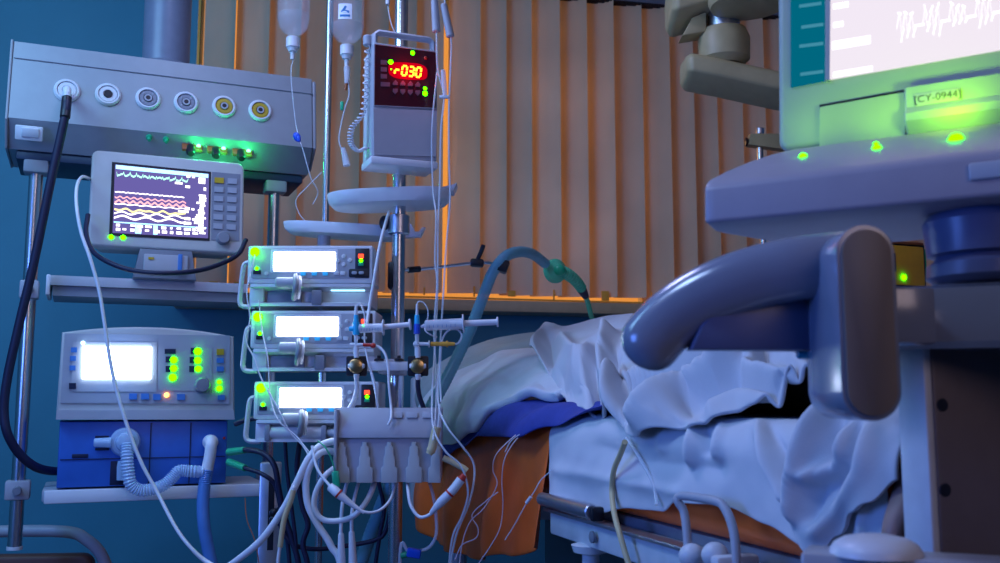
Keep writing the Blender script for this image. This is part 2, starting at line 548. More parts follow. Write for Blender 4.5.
# ---------------- shelves clamped to the two poles
def clamp(root, sh, x, z, w=0.05):
    o = obj('pole_clamp', box(new(), (x, 0.09, z), (w, 0.055, 0.046), 0.005), 'grey_plastic', root)
    obj('clamp_screw', cyl(new(), (x, 0.062, z), (x, 0.040, z), 0.011, 0.009, 16), 'mid_plastic', o)
zS1 = L(150, 289, 0.02).z
fs1 = Fr(FP.w((0, 0, zS1)), 23)
s1 = thing('equipment_rail', 'grey aluminium rail shelf under the patient monitor', 'shelf', fs1)
xa, xb = L(50, 290, 0.0).x, L(246, 290, 0.0).x
obj('rail_beam', prism(new(), [(-0.03, 0.012), (-0.026, 0.019), (0.14, 0.019), (0.14, -0.005), (-0.03, -0.005)], xa, xb, 'x', 0.002), 'grey_plastic', s1)
obj('rail_channel', prism(new(), [(-0.022, -0.006), (0.13, -0.006), (0.13, -0.032), (-0.022, -0.030)], xa + 0.006, xb - 0.004, 'x', 0.002), 'mid_plastic', s1)
obj('rail_end', box(new(), (xa - 0.004, 0.05, -0.004), (0.010, 0.15, 0.05), 0.003), 'white_plastic', s1)
clamp(s1, None, POLE_L, -0.008, 0.044)
clamp(s1, None, POLE_R, -0.008)
zS2 = L(150, 486, -0.10).z
fs2 = Fr(FP.w((0, 0, zS2)), 23)
s2 = thing('equipment_shelf', 'pale grey shelf plate under the blue ventilator', 'shelf', fs2)
xa2, xb2 = L(42, 492, -0.12).x, L(266, 485, -0.12).x
obj('shelf_board', prism(new(), rrect((xa2 + xb2) / 2, 0.0, xb2 - xa2, 0.27, 0.012), -0.026, 0.0, 'z', 0.003), 'grey_plastic', s2)
obj('shelf_lip', box(new(), ((xa2 + xb2) / 2, -0.136, -0.015), (xb2 - xa2 - 0.01, 0.008, 0.03), 0.003), 'white_plastic', s2)
clamp(s2, None, POLE_L, -0.014, 0.056)
clamp(s2, None, POLE_R, -0.014)

# ---------------- patient monitor on the upper rail
vM = -0.06
fm_ = Fr(FP.w((L(163, 268, vM).x, vM, zS1 + 0.019)), 23)
pm = thing('patient_monitor', 'grey patient monitor showing coloured wave traces above the rail', 'monitor', fm_)
tilt = R(7)
TM = Matrix.Translation(Vector((0, 0, 0))) @ Matrix.Rotation(-tilt, 4, 'X')
# measured corners in the untilted front plane
tl, tr, bl_, br = fm_.l(94, 147), fm_.l(245, 160), fm_.l(87, 246), fm_.l(243, 253)
mw, mh = (br.x - bl_.x), ((tl.z + tr.z) - (bl_.z + br.z)) / 2 / math.cos(tilt)
mcx, mz0 = (bl_.x + br.x + tl.x + tr.x) / 4, (bl_.z + br.z) / 2
def mon(px, py, off=0.0):
    """pixel to a point on the tilted face"""
    v = 0.0
    for _ in range(4):
        q = fm_.l(px, py, v)
        v = (q.z - mz0) * math.tan(tilt)
    n = Vector((0, -math.cos(tilt), math.sin(tilt)))
    return q + n * off
def tiltbox(bm, c, s, bev=0.0):
    return box(bm, c, s, bev, Matrix.Rotation(-tilt, 3, 'X'))
bm = prism(new(), rrect(0, mh / 2, mw, mh, 0.018), 0, 0.035, 'y', 0.006, 3)
prism(bm, rrect(0, mh / 2, mw * 0.9, mh * 0.88, 0.02), 0.03, 0.13, 'y', 0.01)
bmesh.ops.transform(bm, matrix=Matrix.Translation((mcx, 0, mz0)) @ Matrix.Rotation(-tilt, 4, 'X'), verts=bm.verts)
obj('housing', bm, 'monitor_shell', pm)
def facequad(bm, c4, off, thick=0.002):
    """a thin plate through four pixel corners of the monitor face"""
    A = [bm.verts.new(mon(x, y, off)) for x, y in c4]
    Bv = [bm.verts.new(mon(x, y, off - thick)) for x, y in c4]
    bm.faces.new(A); bm.faces.new(list(reversed(Bv)))
    for k in range(len(A)):
        bm.faces.new((A[k], Bv[k], Bv[(k + 1) % len(A)], A[(k + 1) % len(A)]))
    return bm
bz = obj('screen_bezel', facequad(new(), [(112, 162), (211, 172), (209.5, 241), (109, 235.5)], 0.0015, 0.004), 'black_plastic', pm)
sc = obj('screen', facequad(new(), [(115, 164.5), (209, 174), (208, 238.5), (112.5, 233)], 0.0022), 'screen_violet', pm)
obj('key_panel', facequad(new(), [(212, 172), (240.5, 174.5), (239, 241), (211, 240)], 0.0015, 0.003), 'mid_plastic', pm)
def scr(a, t):
    """fractions across and down the screen to pixels"""
    x0, y0 = 115 + (112.5 - 115) * t, 164.5 + (233 - 164.5) * t
    x1, y1 = 209 + (208 - 209) * t, 174 + (238.5 - 174) * t
    return x0 + (x1 - x0) * a, y0 + (y1 - y0) * a
def sq(bm, a0, t0, a1, t1, off=0.0030):
    return facequad(bm, [scr(a0, t0), scr(a1, t0), scr(a1, t1), scr(a0, t1)], off, 0.0008)
def trace(a0, a1, f, w, n=60):
    bm = new()
    for k in range(n):
        x0, x1 = a0 + (a1 - a0) * k / n, a0 + (a1 - a0) * (k + 1) / n
        y0, y1 = f(k / n), f((k + 1) / n)
        facequad(bm, [scr(x0, y0 - w), scr(x1, y1 - w), scr(x1, y1 + w), scr(x0, y0 + w)], 0.0030, 0.0006)
    return bm
rt = random.Random(5)
obj('title_bar', sq(new(), 0.01, 0.01, 0.99, 0.065), 'trace_cyan', sc)
def spikes(base, amp, per, jit=0.0):
    return lambda x: base - (amp if (x * per) % 1 < 0.12 else (-amp * 0.4 if (x * per) % 1 < 0.2 else 0)) + jit * math.sin(x * 60)
obj('trace_line', trace(0.02, 0.78, spikes(0.145, 0.035, 11, 0.012), 0.013, 90), 'trace_green', sc)
obj('trace_line', trace(0.01, 0.74, lambda x: 0.40 + 0.004 * math.sin(x * 90), 0.008), 'trace_white', sc)
obj('trace_line', trace(0.01, 0.76, lambda x: 0.475 + 0.012 * math.sin(x * 64), 0.010, 90), 'trace_pink', sc)
obj('trace_line', trace(0.01, 0.78, lambda x: 0.535 + 0.018 * math.sin(x * 64 + 1), 0.016, 90), 'trace_pink', sc)
obj('trace_line', trace(0.01, 0.80, lambda x: 0.575 + 0.006 * math.sin(x * 40), 0.007), 'trace_white', sc)
obj('trace_line', trace(0.01, 0.76, lambda x: 0.655 + 0.022 * math.sin(x * 30) * math.sin(x * 7), 0.013, 80), 'trace_yellow', sc)
obj('trace_line', trace(0.01, 0.78, lambda x: 0.70 + 0.018 * math.sin(x * 26 + 2), 0.011, 80), 'trace_white', sc)
obj('trace_line', trace(0.01, 0.76, lambda x: 0.765 + 0.022 * math.sin(x * 19 + 2.4), 0.013, 80), 'trace_white', sc)
obj('divider', sq(new(), 0.01, 0.835, 0.98, 0.85), 'trace_cyan', sc)
rd = new()
for (a0, t0, a1, t1) in ((0.76, 0.06, 0.80, 0.09), (0.82, 0.06, 0.85, 0.09), (0.89, 0.075, 0.96, 0.165), (0.64, 0.175, 0.72, 0.205), (0.75, 0.215, 0.80, 0.25), (0.945, 0.22, 0.97, 0.27),
                         (0.75, 0.545, 0.80, 0.58), (0.82, 0.555, 0.85, 0.585), (0.68, 0.60, 0.79, 0.63), (0.75, 0.70, 0.81, 0.74), (0.83, 0.71, 0.86, 0.74), (0.74, 0.77, 0.82, 0.81)):
    sq(rd, a0, t0, a1, t1)
for r_ in range(16):
    t0 = 0.335 + r_ * 0.0385
    sq(rd, 0.89 + rt.uniform(-0.02, 0.02), t0, 0.965 + rt.uniform(-0.02, 0.01), t0 + 0.028)
for k in range(11):
    a0 = 0.015 + k * 0.081
    for t0 in (0.865, 0.925):
        if rt.random() < 0.85:
            sq(rd, a0 + rt.uniform(0, 0.02), t0, a0 + rt.uniform(0.04, 0.075), t0 + rt.uniform(0.025, 0.042))
sq(rd, 0.86, 0.68, 0.95, 0.74); sq(rd, 0.85, 0.75, 0.93, 0.79)
obj('readout_blocks', rd, 'trace_white', sc)
for (a0, a1) in ((0.235, 0.30), (0.425, 0.47)):
    obj('readout_field', sq(new(), a0, 0.855, a1, 0.99, 0.0027), 'trace_cyan', sc)
for r_ in range(6):
    for c_ in range(2):
        x = 219 + c_ * 13.2 - r_ * 0.25
        y = 180.5 + r_ * 9.15 + c_ * 0.9
        k = obj('key', facequad(new(), [(x - 4.6, y - 2.8), (x + 4.6, y - 2.2), (x + 4.5, y + 3.2), (x - 4.6, y + 2.6)], 0.0042, 0.004), 'yellow_plastic' if (r_, c_) == (0, 0) else 'pump_fascia', pm)
        if (r_, c_) == (0, 0):
            k['label'] = 'yellow alarm key'
mk = mon(223, 239)
obj('rotary_knob', lathe(new(), [(0.017, 0), (0.017, 0.012), (0.014, 0.017), (0, 0.018)], mk, (0, -1, math.tan(tilt)), 26), 'mid_plastic', pm)
for (x, y) in ((111, 237), (123, 237.5)):
    led('status_lamp', pm, mon(x, y, 0.0), 0.0065, 'led_green', (0, -1, math.tan(tilt)))
# foot bracket below
c0 = fm_.l(166, 258)
fb_ = obj('foot_bracket', prism(new(), [(c0.x - 0.075, 0.0), (c0.x + 0.075, 0.0), (c0.x + 0.062, mz0 - 0.001), (c0.x - 0.062, mz0 - 0.001)], 0.0, 0.09, 'y', 0.003), 'mid_plastic', pm)
obj('carry_grip', prism(new(), rrect(c0.x, mz0 * 0.5, 0.105, max(0.012, mz0 * 0.62), 0.004), -0.006, 0.0, 'y', 0.002), 'grey_plastic', fb_)
obj('release_latch', box(new(), (fm_.l(180, 258).x, -0.008, mz0 * 0.5), (0.010, 0.006, mz0 * 0.7), 0.001), 'blue_key', fb_)
obj('sticker', box(new(), (fm_.l(151, 258).x, -0.0068, mz0 * 0.66), (0.013, 0.002, 0.006)), 'yellow_plastic', fb_)

# ---------------- ventilator on the lower shelf
vV = -0.13
fv = Fr(FP.w((L(142, 486, vV).x, vV, zS2)), 23)
vt = thing('ventilator', 'blue and grey ventilator with a bright white screen on the shelf', 'ventilator', fv)
V = fv.l
bl0, br0, tl0, tr0 = V(58, 489), V(226, 478), V(58, 421), V(228, 421)
zb1 = (tl0.z + tr0.z) / 2
xl, xr = (bl0.x + tl0.x) / 2, (br0.x + tr0.x) / 2
base = obj('base_unit', prism(new(), [(xl, 0.004), (xr, 0.004), (xr, zb1), (xl, zb1)], 0.0, 0.2, 'y', 0.005), 'blue_shell', vt)
sm = new()
for x in (150, 190):
    box(sm, (V(x, 450).x, 0.0, zb1 * 0.5), (0.0022, 0.004, zb1 * 0.94))
box(sm, ((xl + xr) / 2, 0.0, V(142, 458).z), (xr - xl - 0.01, 0.004, 0.0018))
obj('panel_joint', sm, 'seam', base)
for (x, y, w_, h_) in ((102, 437, 0.030, 0.006), (102, 449, 0.030, 0.006), (80, 456, 0.034, 0.009), (117, 473, 0.030, 0.055)):
    obj('recess', box(new(), V(x, y) + Vector((0, -0.001, 0)), (w_, 0.004, h_), 0.001), 'seam', base)
obj('filter_pot', lathe(new(), [(0.012, 0), (0.013, 0.03), (0.011, 0.044), (0, 0.045)], V(122, 480, -0.012), (0, 0, 1), 20), 'clear_blue_tube', vt)
# upper control unit with an arched top
a1, a2 = V(62, 332, -0.012), V(234, 337, -0.012)
zu0, zu1 = V(142, 419, -0.012).z, (a1.z + a2.z) / 2
arch = []
n = 14
for k in range(n + 1):
    t = k / n
    arch.append((a1.x + (a2.x - a1.x) * t, zu1 + 0.018 * (1 - (2 * t - 1) ** 2)))
xlo, xhi = V(56, 415, -0.012).x, V(235, 415, -0.012).x
up = obj('control_unit', prism(new(), [(xlo, zu0), (xhi, zu0)] + list(reversed(arch)), -0.012, 0.19, 'y', 0.006, 3), 'monitor_shell', vt)
def vq(bm, c4, off, thick=0.002):
    y = -0.012
    A = [bm.verts.new(V(px, py, y) + Vector((0, -off, 0))) for px, py in c4]
    Bv = [bm.verts.new(a.co + Vector((0, thick, 0))) for a in A]
    bm.faces.new(A); bm.faces.new(list(reversed(Bv)))
    k4 = len(A)
    for k in range(k4):
        bm.faces.new((A[k], Bv[k], Bv[(k + 1) % k4], A[(k + 1) % k4]))
    return bm
obj('lower_lip', vq(new(), [(57, 410), (233.5, 410), (234.5, 419.5), (56, 419.5)], 0.005, 0.006), 'grey_plastic', up)
obj('facia', vq(new(), [(65, 333.5), (230, 335.5), (229.5, 404), (60.5, 403)], 0.0025, 0.004), 'pump_fascia', up)
obj('screen_surround', vq(new(), [(73, 342), (157, 342.5), (156.5, 392), (71, 391.5)], 0.004, 0.003), 'grey_plastic', up)
obj('screen', vq(new(), [(82.5, 346.5), (151.5, 347), (150.5, 379.5), (82, 379)], 0.011, 0.008), 'screen_blue_white', up)
obj('key_field', vq(new(), [(158, 347), (212, 347.5), (212, 391), (158, 390.5)], 0.004, 0.003), 'pump_fascia', up)
kb = {'d': 'seam', 'b': 'blue_key', 'y': 'yellow_plastic', 'g': 'mid_plastic'}
keys = [(74, 350, 6, 5, 'b'), (73, 358.5, 6, 5, 'b'), (72.5, 368, 6, 5, 'b'), (72.5, 386, 7, 6, 'd'), (170, 351.5, 11, 5, 'd'), (168, 359.5, 5, 6, 'd'), (168, 369, 5, 6, 'd'), (193, 351, 5, 6, 'd'), (192, 360, 5, 6, 'd'), (191.5, 369, 5, 6, 'd'),
        (220, 352, 7, 6, 'y'), (220, 360.5, 7, 5, 'b'), (220, 369, 7, 5, 'b'), (133, 396.5, 8, 6, 'b'), (145, 396.5, 8, 6, 'b'), (157, 397, 8, 6, 'b'), (181, 397, 8, 6, 'b'), (221, 397.5, 7, 5, 'b')]
for (x, y, w, h, k) in keys:
    o = obj('key', vq(new(), [(x - w / 2, y - h / 2), (x + w / 2, y - h / 2), (x + w / 2, y + h / 2), (x - w / 2, y + h / 2)], 0.0062, 0.005), kb[k], up)
    if k == 'y':
        o['label'] = 'yellow key'
for (x, y, r_, m_) in ((173.5, 360, 0.0088, 'led_green'), (173.5, 368.5, 0.0088, 'led_green'), (172.5, 377.5, 0.0095, 'led_green'), (197.5, 351.5, 0.0095, 'led_green'), (197.5, 360.5, 0.0088, 'led_green'), (198, 369, 0.0080, 'led_green'),
                       (219, 382, 0.0060, 'led_green'), (219, 388.5, 0.0075, 'led_green'), (166.5, 395, 0.0055, 'led_orange'), (83, 343, 0.0040, 'led_blue')):
    led('indicator_lamp', up, V(x, y, -0.012) + Vector((0, -0.005, 0)), r_, m_)
obj('rotary_knob', lathe(new(), [(0.019, 0), (0.018, 0.014), (0.015, 0.020), (0, 0.021)], V(202, 385, -0.012) + Vector((0, -0.004, 0)), (0, -1, 0), 28), 'mid_plastic', up)
# breathing ports
c = V(125, 442)
pe = obj('valve_port', lathe(new(), [(0.034, 0), (0.034, 0.008), (0.030, 0.014), (0.022, 0.016), (0.020, 0.026), (0.013, 0.030), (0, 0.03)], c, (0, -1, 0), 32), 'clear_blue_tube', vt)
obj('valve_stub', cyl(new(), c + Vector((-0.03, -0.012, 0)), c + Vector((-0.068, -0.010, 0)), 0.012, 0.010, 18, 0.002), 'clear_blue_tube', pe)
c2 = V(210, 442)
pi_ = obj('delivery_port', lathe(new(), [(0.018, 0), (0.018, 0.012), (0.014, 0.014), (0.014, 0.03), (0, 0.03)], c2, (0, -1, 0), 26), 'white_plastic', vt)
obj('port_screw', cyl(new(), V(224, 438), V(224, 438) + Vector((0, -0.003, 0)), 0.003, seg=12), 'red_plastic', vt)
# the short corrugated limb and the blue hose that hang on these ports are separate hoses
def Vw(px, py, v):
    return fv.w(fv.l(px, py, v))
cor = lambda i, t: 1.0 + 0.09 * (1 if i % 2 else -1)
lp = [Vw(127, 444, -0.035), Vw(127, 456, -0.045), Vw(128, 470, -0.048), Vw(131, 484, -0.05), Vw(140, 490, -0.05), Vw(153, 489, -0.05), Vw(165, 484, -0.05), Vw(173, 477, -0.05), Vw(179, 471, -0.05), Vw(188, 471, -0.05), Vw(204, 472, -0.05)]
cable('corrugated_limb', lp, 0.0140, 'clear_blue_tube', 'short clear corrugated breathing limb looping across the front of the blue ventilator', 'hose', n=9, seg=18, rf=cor)
bh = [Vw(210, 441, -0.03), Vw(211, 444, -0.048), Vw(210, 455, -0.05), Vw(207, 470, -0.05), Vw(204.5, 485, -0.052), Vw(203, 505, -0.055), Vw(204, 525, -0.06), Vw(208, 548, -0.06), Vw(215, 580, -0.06), Vw(226, 625, -0.05)]
o = cable('breathing_hose', bh[3:], 0.0145, 'blue_hose', 'blue corrugated hose hanging down from the right port of the ventilator', 'hose', n=16, seg=18, rf=lambda i, t: 1 + 0.05 * (1 if i % 2 else -1))
el = obj('hose_elbow', tube(new(), bh[:4], 0.0135, 18, 8, rf=lambda i, t: 1.12 if t < 0.25 else 1.0), 'white_plastic', None)
el.data.transform(Matrix.Translation(-o.location)); el.parent = o

# ================================================================ POLES ON CASTER BASES
def pole_stand(name, label, px, py, Y, r, z0, z1, disc=False):
    p = P(px, py, Y)
    f = Fr((p.x, p.y, 0), 0)
    t = thing(name, label, 'drip stand', f)
    obj('pole', cyl(new(), (0, 0, z0), (0, 0, z1), r, seg=26, bev=0.001), 'chrome', t)
    hub = None if disc else obj('base_hub', lathe(new(), [(0.05, 0.06), (0.05, 0.10), (0.03, 0.15), (r + 0.004, 0.16), (r + 0.004, z0 + 0.05), (0, z0 + 0.05)], (0, 0, 0)), 'grey_plastic', t)
    if disc:
        obj('base_disc', lathe(new(), [(0.09, 0.0), (0.09, 0.02), (0.08, 0.028), (0.05, 0.03), (0.03, 0.07)]), 'grey_plastic', t)
        return t, p
    for k in range(5):
        a = 2 * PI * k / 5 + R(137 + 36)
        d = Vector((math.cos(a), math.sin(a), 0))
        lg = obj('leg', tube(new(), [d * 0.03 + Vector((0, 0, 0.09)), d * 0.16 + Vector((0, 0, 0.08)), d * 0.27 + Vector((0, 0, 0.065))], 0.014, 10, 6), 'steel', t)
        cr = lathe(new(), [(0.012, -0.011), (0.025, -0.009), (0.025, 0.009), (0.012, 0.011)], d * 0.27 + Vector((0, 0, 0.025)), d.cross(Vector((0, 0, 1))), 18)
        obj('caster', cr, 'black_plastic', lg)
        obj('caster_fork', cyl(new(), d * 0.27 + Vector((0, 0, 0.045)), d * 0.27 + Vector((0, 0, 0.075)), 0.008, seg=10), 'steel', lg)
    return t, p
iv, ivp = pole_stand('drip_stand', 'thick steel pole carrying the red-lit pump and the white tray', 398, 300, 2.16, 0.0150, 0.15, 2.35)
rk, rkp = pole_stand('pump_rack_pole', 'thin steel pole behind the three stacked syringe pumps', 326, 200, 2.34, 0.0085, 0.06, 2.25, True)
# hook bar at the top of each pole (bottles hang from these)
def hooks(t, zt_, spans, r=0.004):
    hb_ = new()
    for (x0, x1, zlow) in spans:
        tube(hb_, [(0, 0, zt_), (x1 * 0.5, 0, zt_ + 0.02), (x1, 0, zt_ - 0.01), (x1 + (0.012 if x1 > 0 else -0.012), 0, zlow), (x1, 0, zlow - 0.012), (x1 - (0.012 if x1 > 0 else -0.012), 0, zlow)], r, 8, 8)
    return hb_
# clamp knobs on the main pole: chrome boss with a black lever at the trays
def lp_(px, py, v=0.0, p=ivp):
    q = P(px, py, p.y + v)
    return Vector((q.x - p.x, v, q.z))
zc1 = lp_(398, 225).z
kb1 = obj('pole_clamp', lathe(new(), [(0.020, -0.022), (0.024, -0.020), (0.024, 0.020), (0.020, 0.022)], (0, 0, zc1), (0, 0, 1), 26), 'steel', iv)
obj('clamp_lever', ell(new(), (-0.032, -0.004, zc1 + 0.004), (0.012, 0.012, 0.017), 16), 'black_plastic', kb1)
zc2 = lp_(400, 272).z
kb2 = obj('pole_clamp', box(new(), (-0.008, 0.012, zc2 - 0.008), (0.030, 0.046, 0.06), 0.005), 'black_plastic', iv)

# ---------------- trays on the main pole
ft = Fr((ivp.x, ivp.y, lp_(390, 196).z), 0)
def tl_(px, py, v=0.0):
    q = P(px, py, ft.o.y + v)
    return Vector((q.x - ft.o.x, v, q.z - ft.o.z))
def dish(name, label, xL, xR, dep, thick, fr, slope, lip=None, rot=0):
    """a shallow oblong tray: smooth belly below, flat floor and raised rim above"""
    t = thing(name, label, 'tray', fr)
    bm = new()
    w_ = xR - xL
    cx = (xL + xR) / 2
    prof_ = [(0.80, -thick), (0.90, -thick * 0.95), (0.975, -thick * 0.55), (1.0, -0.0), (1.0, thick * 0.15), (0.975, thick * 0.15), (0.95, -thick * 0.25), (0.88, -thick * 0.6), (0.75, -thick * 0.7)]
    rings = []
    n_ = 56
    for (k, z) in prof_:
        ring = []
        for i in range(n_):
            a = 2 * PI * i / n_
            ca, sa = math.cos(a), math.sin(a)
            e = 0.55
            x = cx + (w_ / 2) * k * math.copysign(abs(ca) ** e, ca)
            y = (dep / 2) * k * math.copysign(abs(sa) ** 0.8, sa)
            ring.append(bm.verts.new((x, y, z + slope * (x - cx))))
        rings.append(ring)
    for A, B_ in zip(rings, rings[1:]):
        for i in range(n_):
            bm.faces.new((A[i], A[(i + 1) % n_], B_[(i + 1) % n_], B_[i]))
    bm.faces.new(list(reversed(rings[0]))); bm.faces.new(rings[-1])
    obj('tray_body', bm, 'white_plastic', t, sharp=50)
    return t
xL, xR = tl_(328, 196).x, tl_(452, 190).x
tr1 = dish('instrument_tray', 'larger white plastic tray on the pole under the red-lit pump', xL, xR, 0.15, 0.026, ft, 0.045)
sp = tl_(437, 186)
obj('spout', prism(new(), [(xR - 0.075, 0.004), (xR + 0.004, 0.006), (xR + 0.012, 0.024), (xR + 0.002, 0.020), (xR - 0.006, 0.018)], -0.03, 0.03, 'y', 0.002), 'white_plastic', tr1)
obj('hook_tab', prism(new(), [(0.02, 0.0), (0.045, 0.001), (0.036, 0.004), (0.030, 0.015), (0.026, 0.004)], -0.004, 0.004, 'y', 0.001), 'white_plastic', tr1)
f2 = Fr((ivp.x, ivp.y + 0.10, P(350, 228, ivp.y + 0.10).z), 0)
def t2_(px, py):
    q = P(px, py, f2.o.y)
    return Vector((q.x - f2.o.x, 0, q.z - f2.o.z))
xL2, xR2 = t2_(284, 226).x, t2_(408, 232).x
tr2 = dish('instrument_tray', 'smaller white plastic tray above the top syringe pump', xL2, xR2, 0.11, 0.022, f2, -0.06)
q0 = t2_(410, 233)
obj('hooked_lip', prism(new(), [(q0.x - 0.012, q0.z - 0.012), (q0.x + 0.026, q0.z - 0.010), (q0.x + 0.036, q0.z + 0.012), (q0.x + 0.029, q0.z + 0.013), (q0.x + 0.022, q0.z + 0.003), (q0.x + 0.012, q0.z + 0.002), (q0.x + 0.004, q0.z + 0.020), (q0.x - 0.012, q0.z + 0.024)], -0.01, 0.012, 'y', 0.003), 'white_plastic', tr2)
obj('mount_post', cyl(new(), (t2_(324, 235).x, 0, t2_(324, 235).z), (t2_(324, 250).x, 0, t2_(324, 250).z), 0.015, seg=18), 'grey_plastic', tr2)

# ---------------- three syringe pumps
YP = 2.06
def syringe_pump(dx, dy, label, syringe):
    f = Fr(P(311 + dx, 305 + dy, YP), 0)
    t = thing('syringe_pump', label, 'syringe pump', f, 'syringe pumps stacked on the thin pole')
    def q(px, py, v=0.0):
        return f.l(px + dx, py + dy, v)
    def rect(bm, x0, y0, x1, y1, v0, v1, bev=0.0, r=0.0):
        a, b_ = q(x0, y0), q(x1, y1)
        if r:
            return prism(bm, rrect((a.x + b_.x) / 2, (a.z + b_.z) / 2, b_.x - a.x, a.z - b_.z, r), v0, v1, 'y', bev)
        return box(bm, ((a.x + b_.x) / 2, (v0 + v1) / 2, (a.z + b_.z) / 2), (b_.x - a.x, v1 - v0, a.z - b_.z), bev)
    obj('housing', rect(new(), 248, 245.5, 372.5, 283.5, 0.0, 0.12, 0.004, 0.005), 'pump_white', t)
    obj('fascia', rect(new(), 252, 248.5, 369.5, 278.5, -0.0015, 0.003, 0.001, 0.004), 'pump_fascia', t)
    obj('screen_frame', rect(new(), 271, 249.5, 338, 273, -0.0022, 0.0, 0.0008, 0.003), 'white_plastic', t)
    obj('screen', rect(new(), 274, 252, 335.5, 271.2, -0.0032, -0.001, 0.0008, 0.003), 'screen_white', t)
    # lower drive housing, recessed, with the syringe bed
    lo = obj('drive_housing', prism(new(), [(0.012, q(0, 283).z), (-0.004, q(0, 284).z), (-0.004, q(0, 287).z), (0.022, q(0, 291).z), (0.022, q(0, 301).z), (0.0, q(0, 303).z), (0.0, q(0, 306).z), (0.115, q(0, 306).z), (0.115, q(0, 283).z)], q(250, 295).x, q(371, 295).x, 'x', 0.003), 'pump_white', t)
    if not syringe:
        obj('syringe_bed', rect(new(), 266, 290.5, 300, 302.5, 0.0135, 0.02, 0.001), 'mid_plastic', lo)
        obj('barrel_notch', rect(new(), 312, 290, 321.5, 305, -0.004, 0.02, 0.002), 'mid_plastic', lo)
        obj('scale_strip', rect(new(), 330, 289.2, 364, 290.4, 0.010, 0.018), 'trace_cyan' if dy == 0 else 'white_plastic', lo)
    else:
        sb = obj('loaded_syringe', cyl(new(), q(263, 297, 0.006), q(318, 297, 0.006), 0.0135, seg=22, bev=0.001), 'clear_plastic', lo)
        for k in range(3):
            x = (262, 318, 336)[k]
            obj('syringe_clip', rect(new(), x - 2.5, 289.5, x + 2.5, 305, -0.008, 0.02, 0.002), 'mid_plastic', lo)
        obj('nozzle', cyl(new(), q(321, 297, 0.006), q(345, 297, 0.006), 0.008, 0.012, 18), 'grey_plastic', lo)
    dr = obj('plunger_drum', cyl(new(), q(276, 283, -0.012), q(298, 283, -0.012), 0.0125, seg=24, bev=0.003), 'grey_plastic', t)
    gp = [q(295.5, 277, -0.014), q(296, 282, -0.030), q(295, 290, -0.034), q(294, 298, -0.018)]
    obj('plunger_grip', tube(new(), gp, 0.0095, 14, 8, ratio=0.62), 'mid_plastic', dr)
    obj('grip_rim', tube(new(), [p_ + Vector((0.0085, 0.002, 0)) for p_ in gp], 0.0038, 10, 8), 'white_plastic', dr)
    # handle loop on the left
    hl = [q(250, 261), q(243, 262.5), q(240.5, 270), q(238, 292), q(237.5, 301), q(241, 305.5), q(252, 306)]
    obj('handle', tube(new(), [h + Vector((0, 0.02, 0)) for h in hl], 0.0052, 12, 6, ratio=1.5), 'pump_white', t)
    obj('side_bracket', rect(new(), 249, 284, 263, 305, 0.004, 0.10, 0.003), 'pump_white', t)
    # lamps and keys
    led('alarm_lamp', t, q(255, 252) + Vector((0, -0.001, 0)), 0.0105, 'led_green_big')
    led('power_lamp', t, q(257, 268.5) + Vector((0, -0.0015, 0)), 0.0042, 'led_green')
    rect_ = obj('power_socket_cover', rect(new(), 253.5, 270.5, 261, 274.5, -0.003, 0.0), 'black_plastic', t)
    for (x, y) in ((338, 261), (344, 256.5), (344, 264.5), (350, 260.5)):
        obj('arrow_key', lathe(new(), [(0.0046, 0), (0.0046, 0.003), (0.0036, 0.004), (0, 0.004)], q(x, y), (0, -1, 0), 18), 'pump_white', t)
    for x in (303.5, 314.5, 325.5):
        obj('soft_key', rect(new(), x - 2.6, 272.4, x + 2.6, 275.6, -0.0040, 0.0, 0.0008), 'cyan_key', t)
    for x in (336.5, 343):
        obj('menu_key', rect(new(), x - 2.6, 271.6, x + 2.6, 275.4, -0.0040, 0.0, 0.0008), 'pump_white', t)
    obj('menu_key', lathe(new(), [(0.0042, 0), (0.0042, 0.003), (0, 0.0035)], q(266.5, 273.5), (0, -1, 0), 16), 'pump_white', t)
    dp = obj('lamp_panel', rect(new(), 355.5, 248.5, 369, 278, -0.0024, 0.0, 0.0006), 'black_plastic', t)
    obj('start_panel', rect(new(), 349, 269, 369, 277.5, -0.0026, 0.0, 0.0006, 0.004), 'black_plastic', t)
    obj('red_lamp', rect(new(), 358.5, 254.2, 363.8, 258.4, -0.0044, -0.002, 0.0006), 'led_red', dp)
    led('run_lamp', dp, q(361.2, 260.8) + Vector((0, -0.002, 0)), 0.0042, 'led_green')
    obj('green_lamp', rect(new(), 358.5, 262.8, 363.8, 266, -0.0040, -0.002, 0.0006), 'green_plastic', dp)
    for x in (354.5, 361.5):
        obj('start_key', prism(new(), rrect(q(x, 273).x, q(x, 273).z, 0.0115, 0.0066, 0.0032), -0.0045, -0.002, 'y', 0.0006), 'pump_fascia', t)
    # rear clamp to the thin pole
    rp = Vector((rkp.x - f.o.x, rkp.y - f.o.y, q(0, 275).z))
    obj('rear_clamp', box(new(), (rp.x, 0.12 + (rp.y - 0.12 - 0.009) / 2, rp.z), (0.05, rp.y - 0.12 - 0.009, 0.04), 0.004), 'grey_plastic', t)
    return t
syringe_pump(0, 0, 'top one of the three stacked syringe pumps, beneath the smaller white tray', False)
syringe_pump(3, 65, 'middle one of the three stacked syringe pumps, behind the first syringe tap', False)
syringe_pump(6, 136, 'bottom one of the three stacked syringe pumps, loaded with a clear syringe', True)

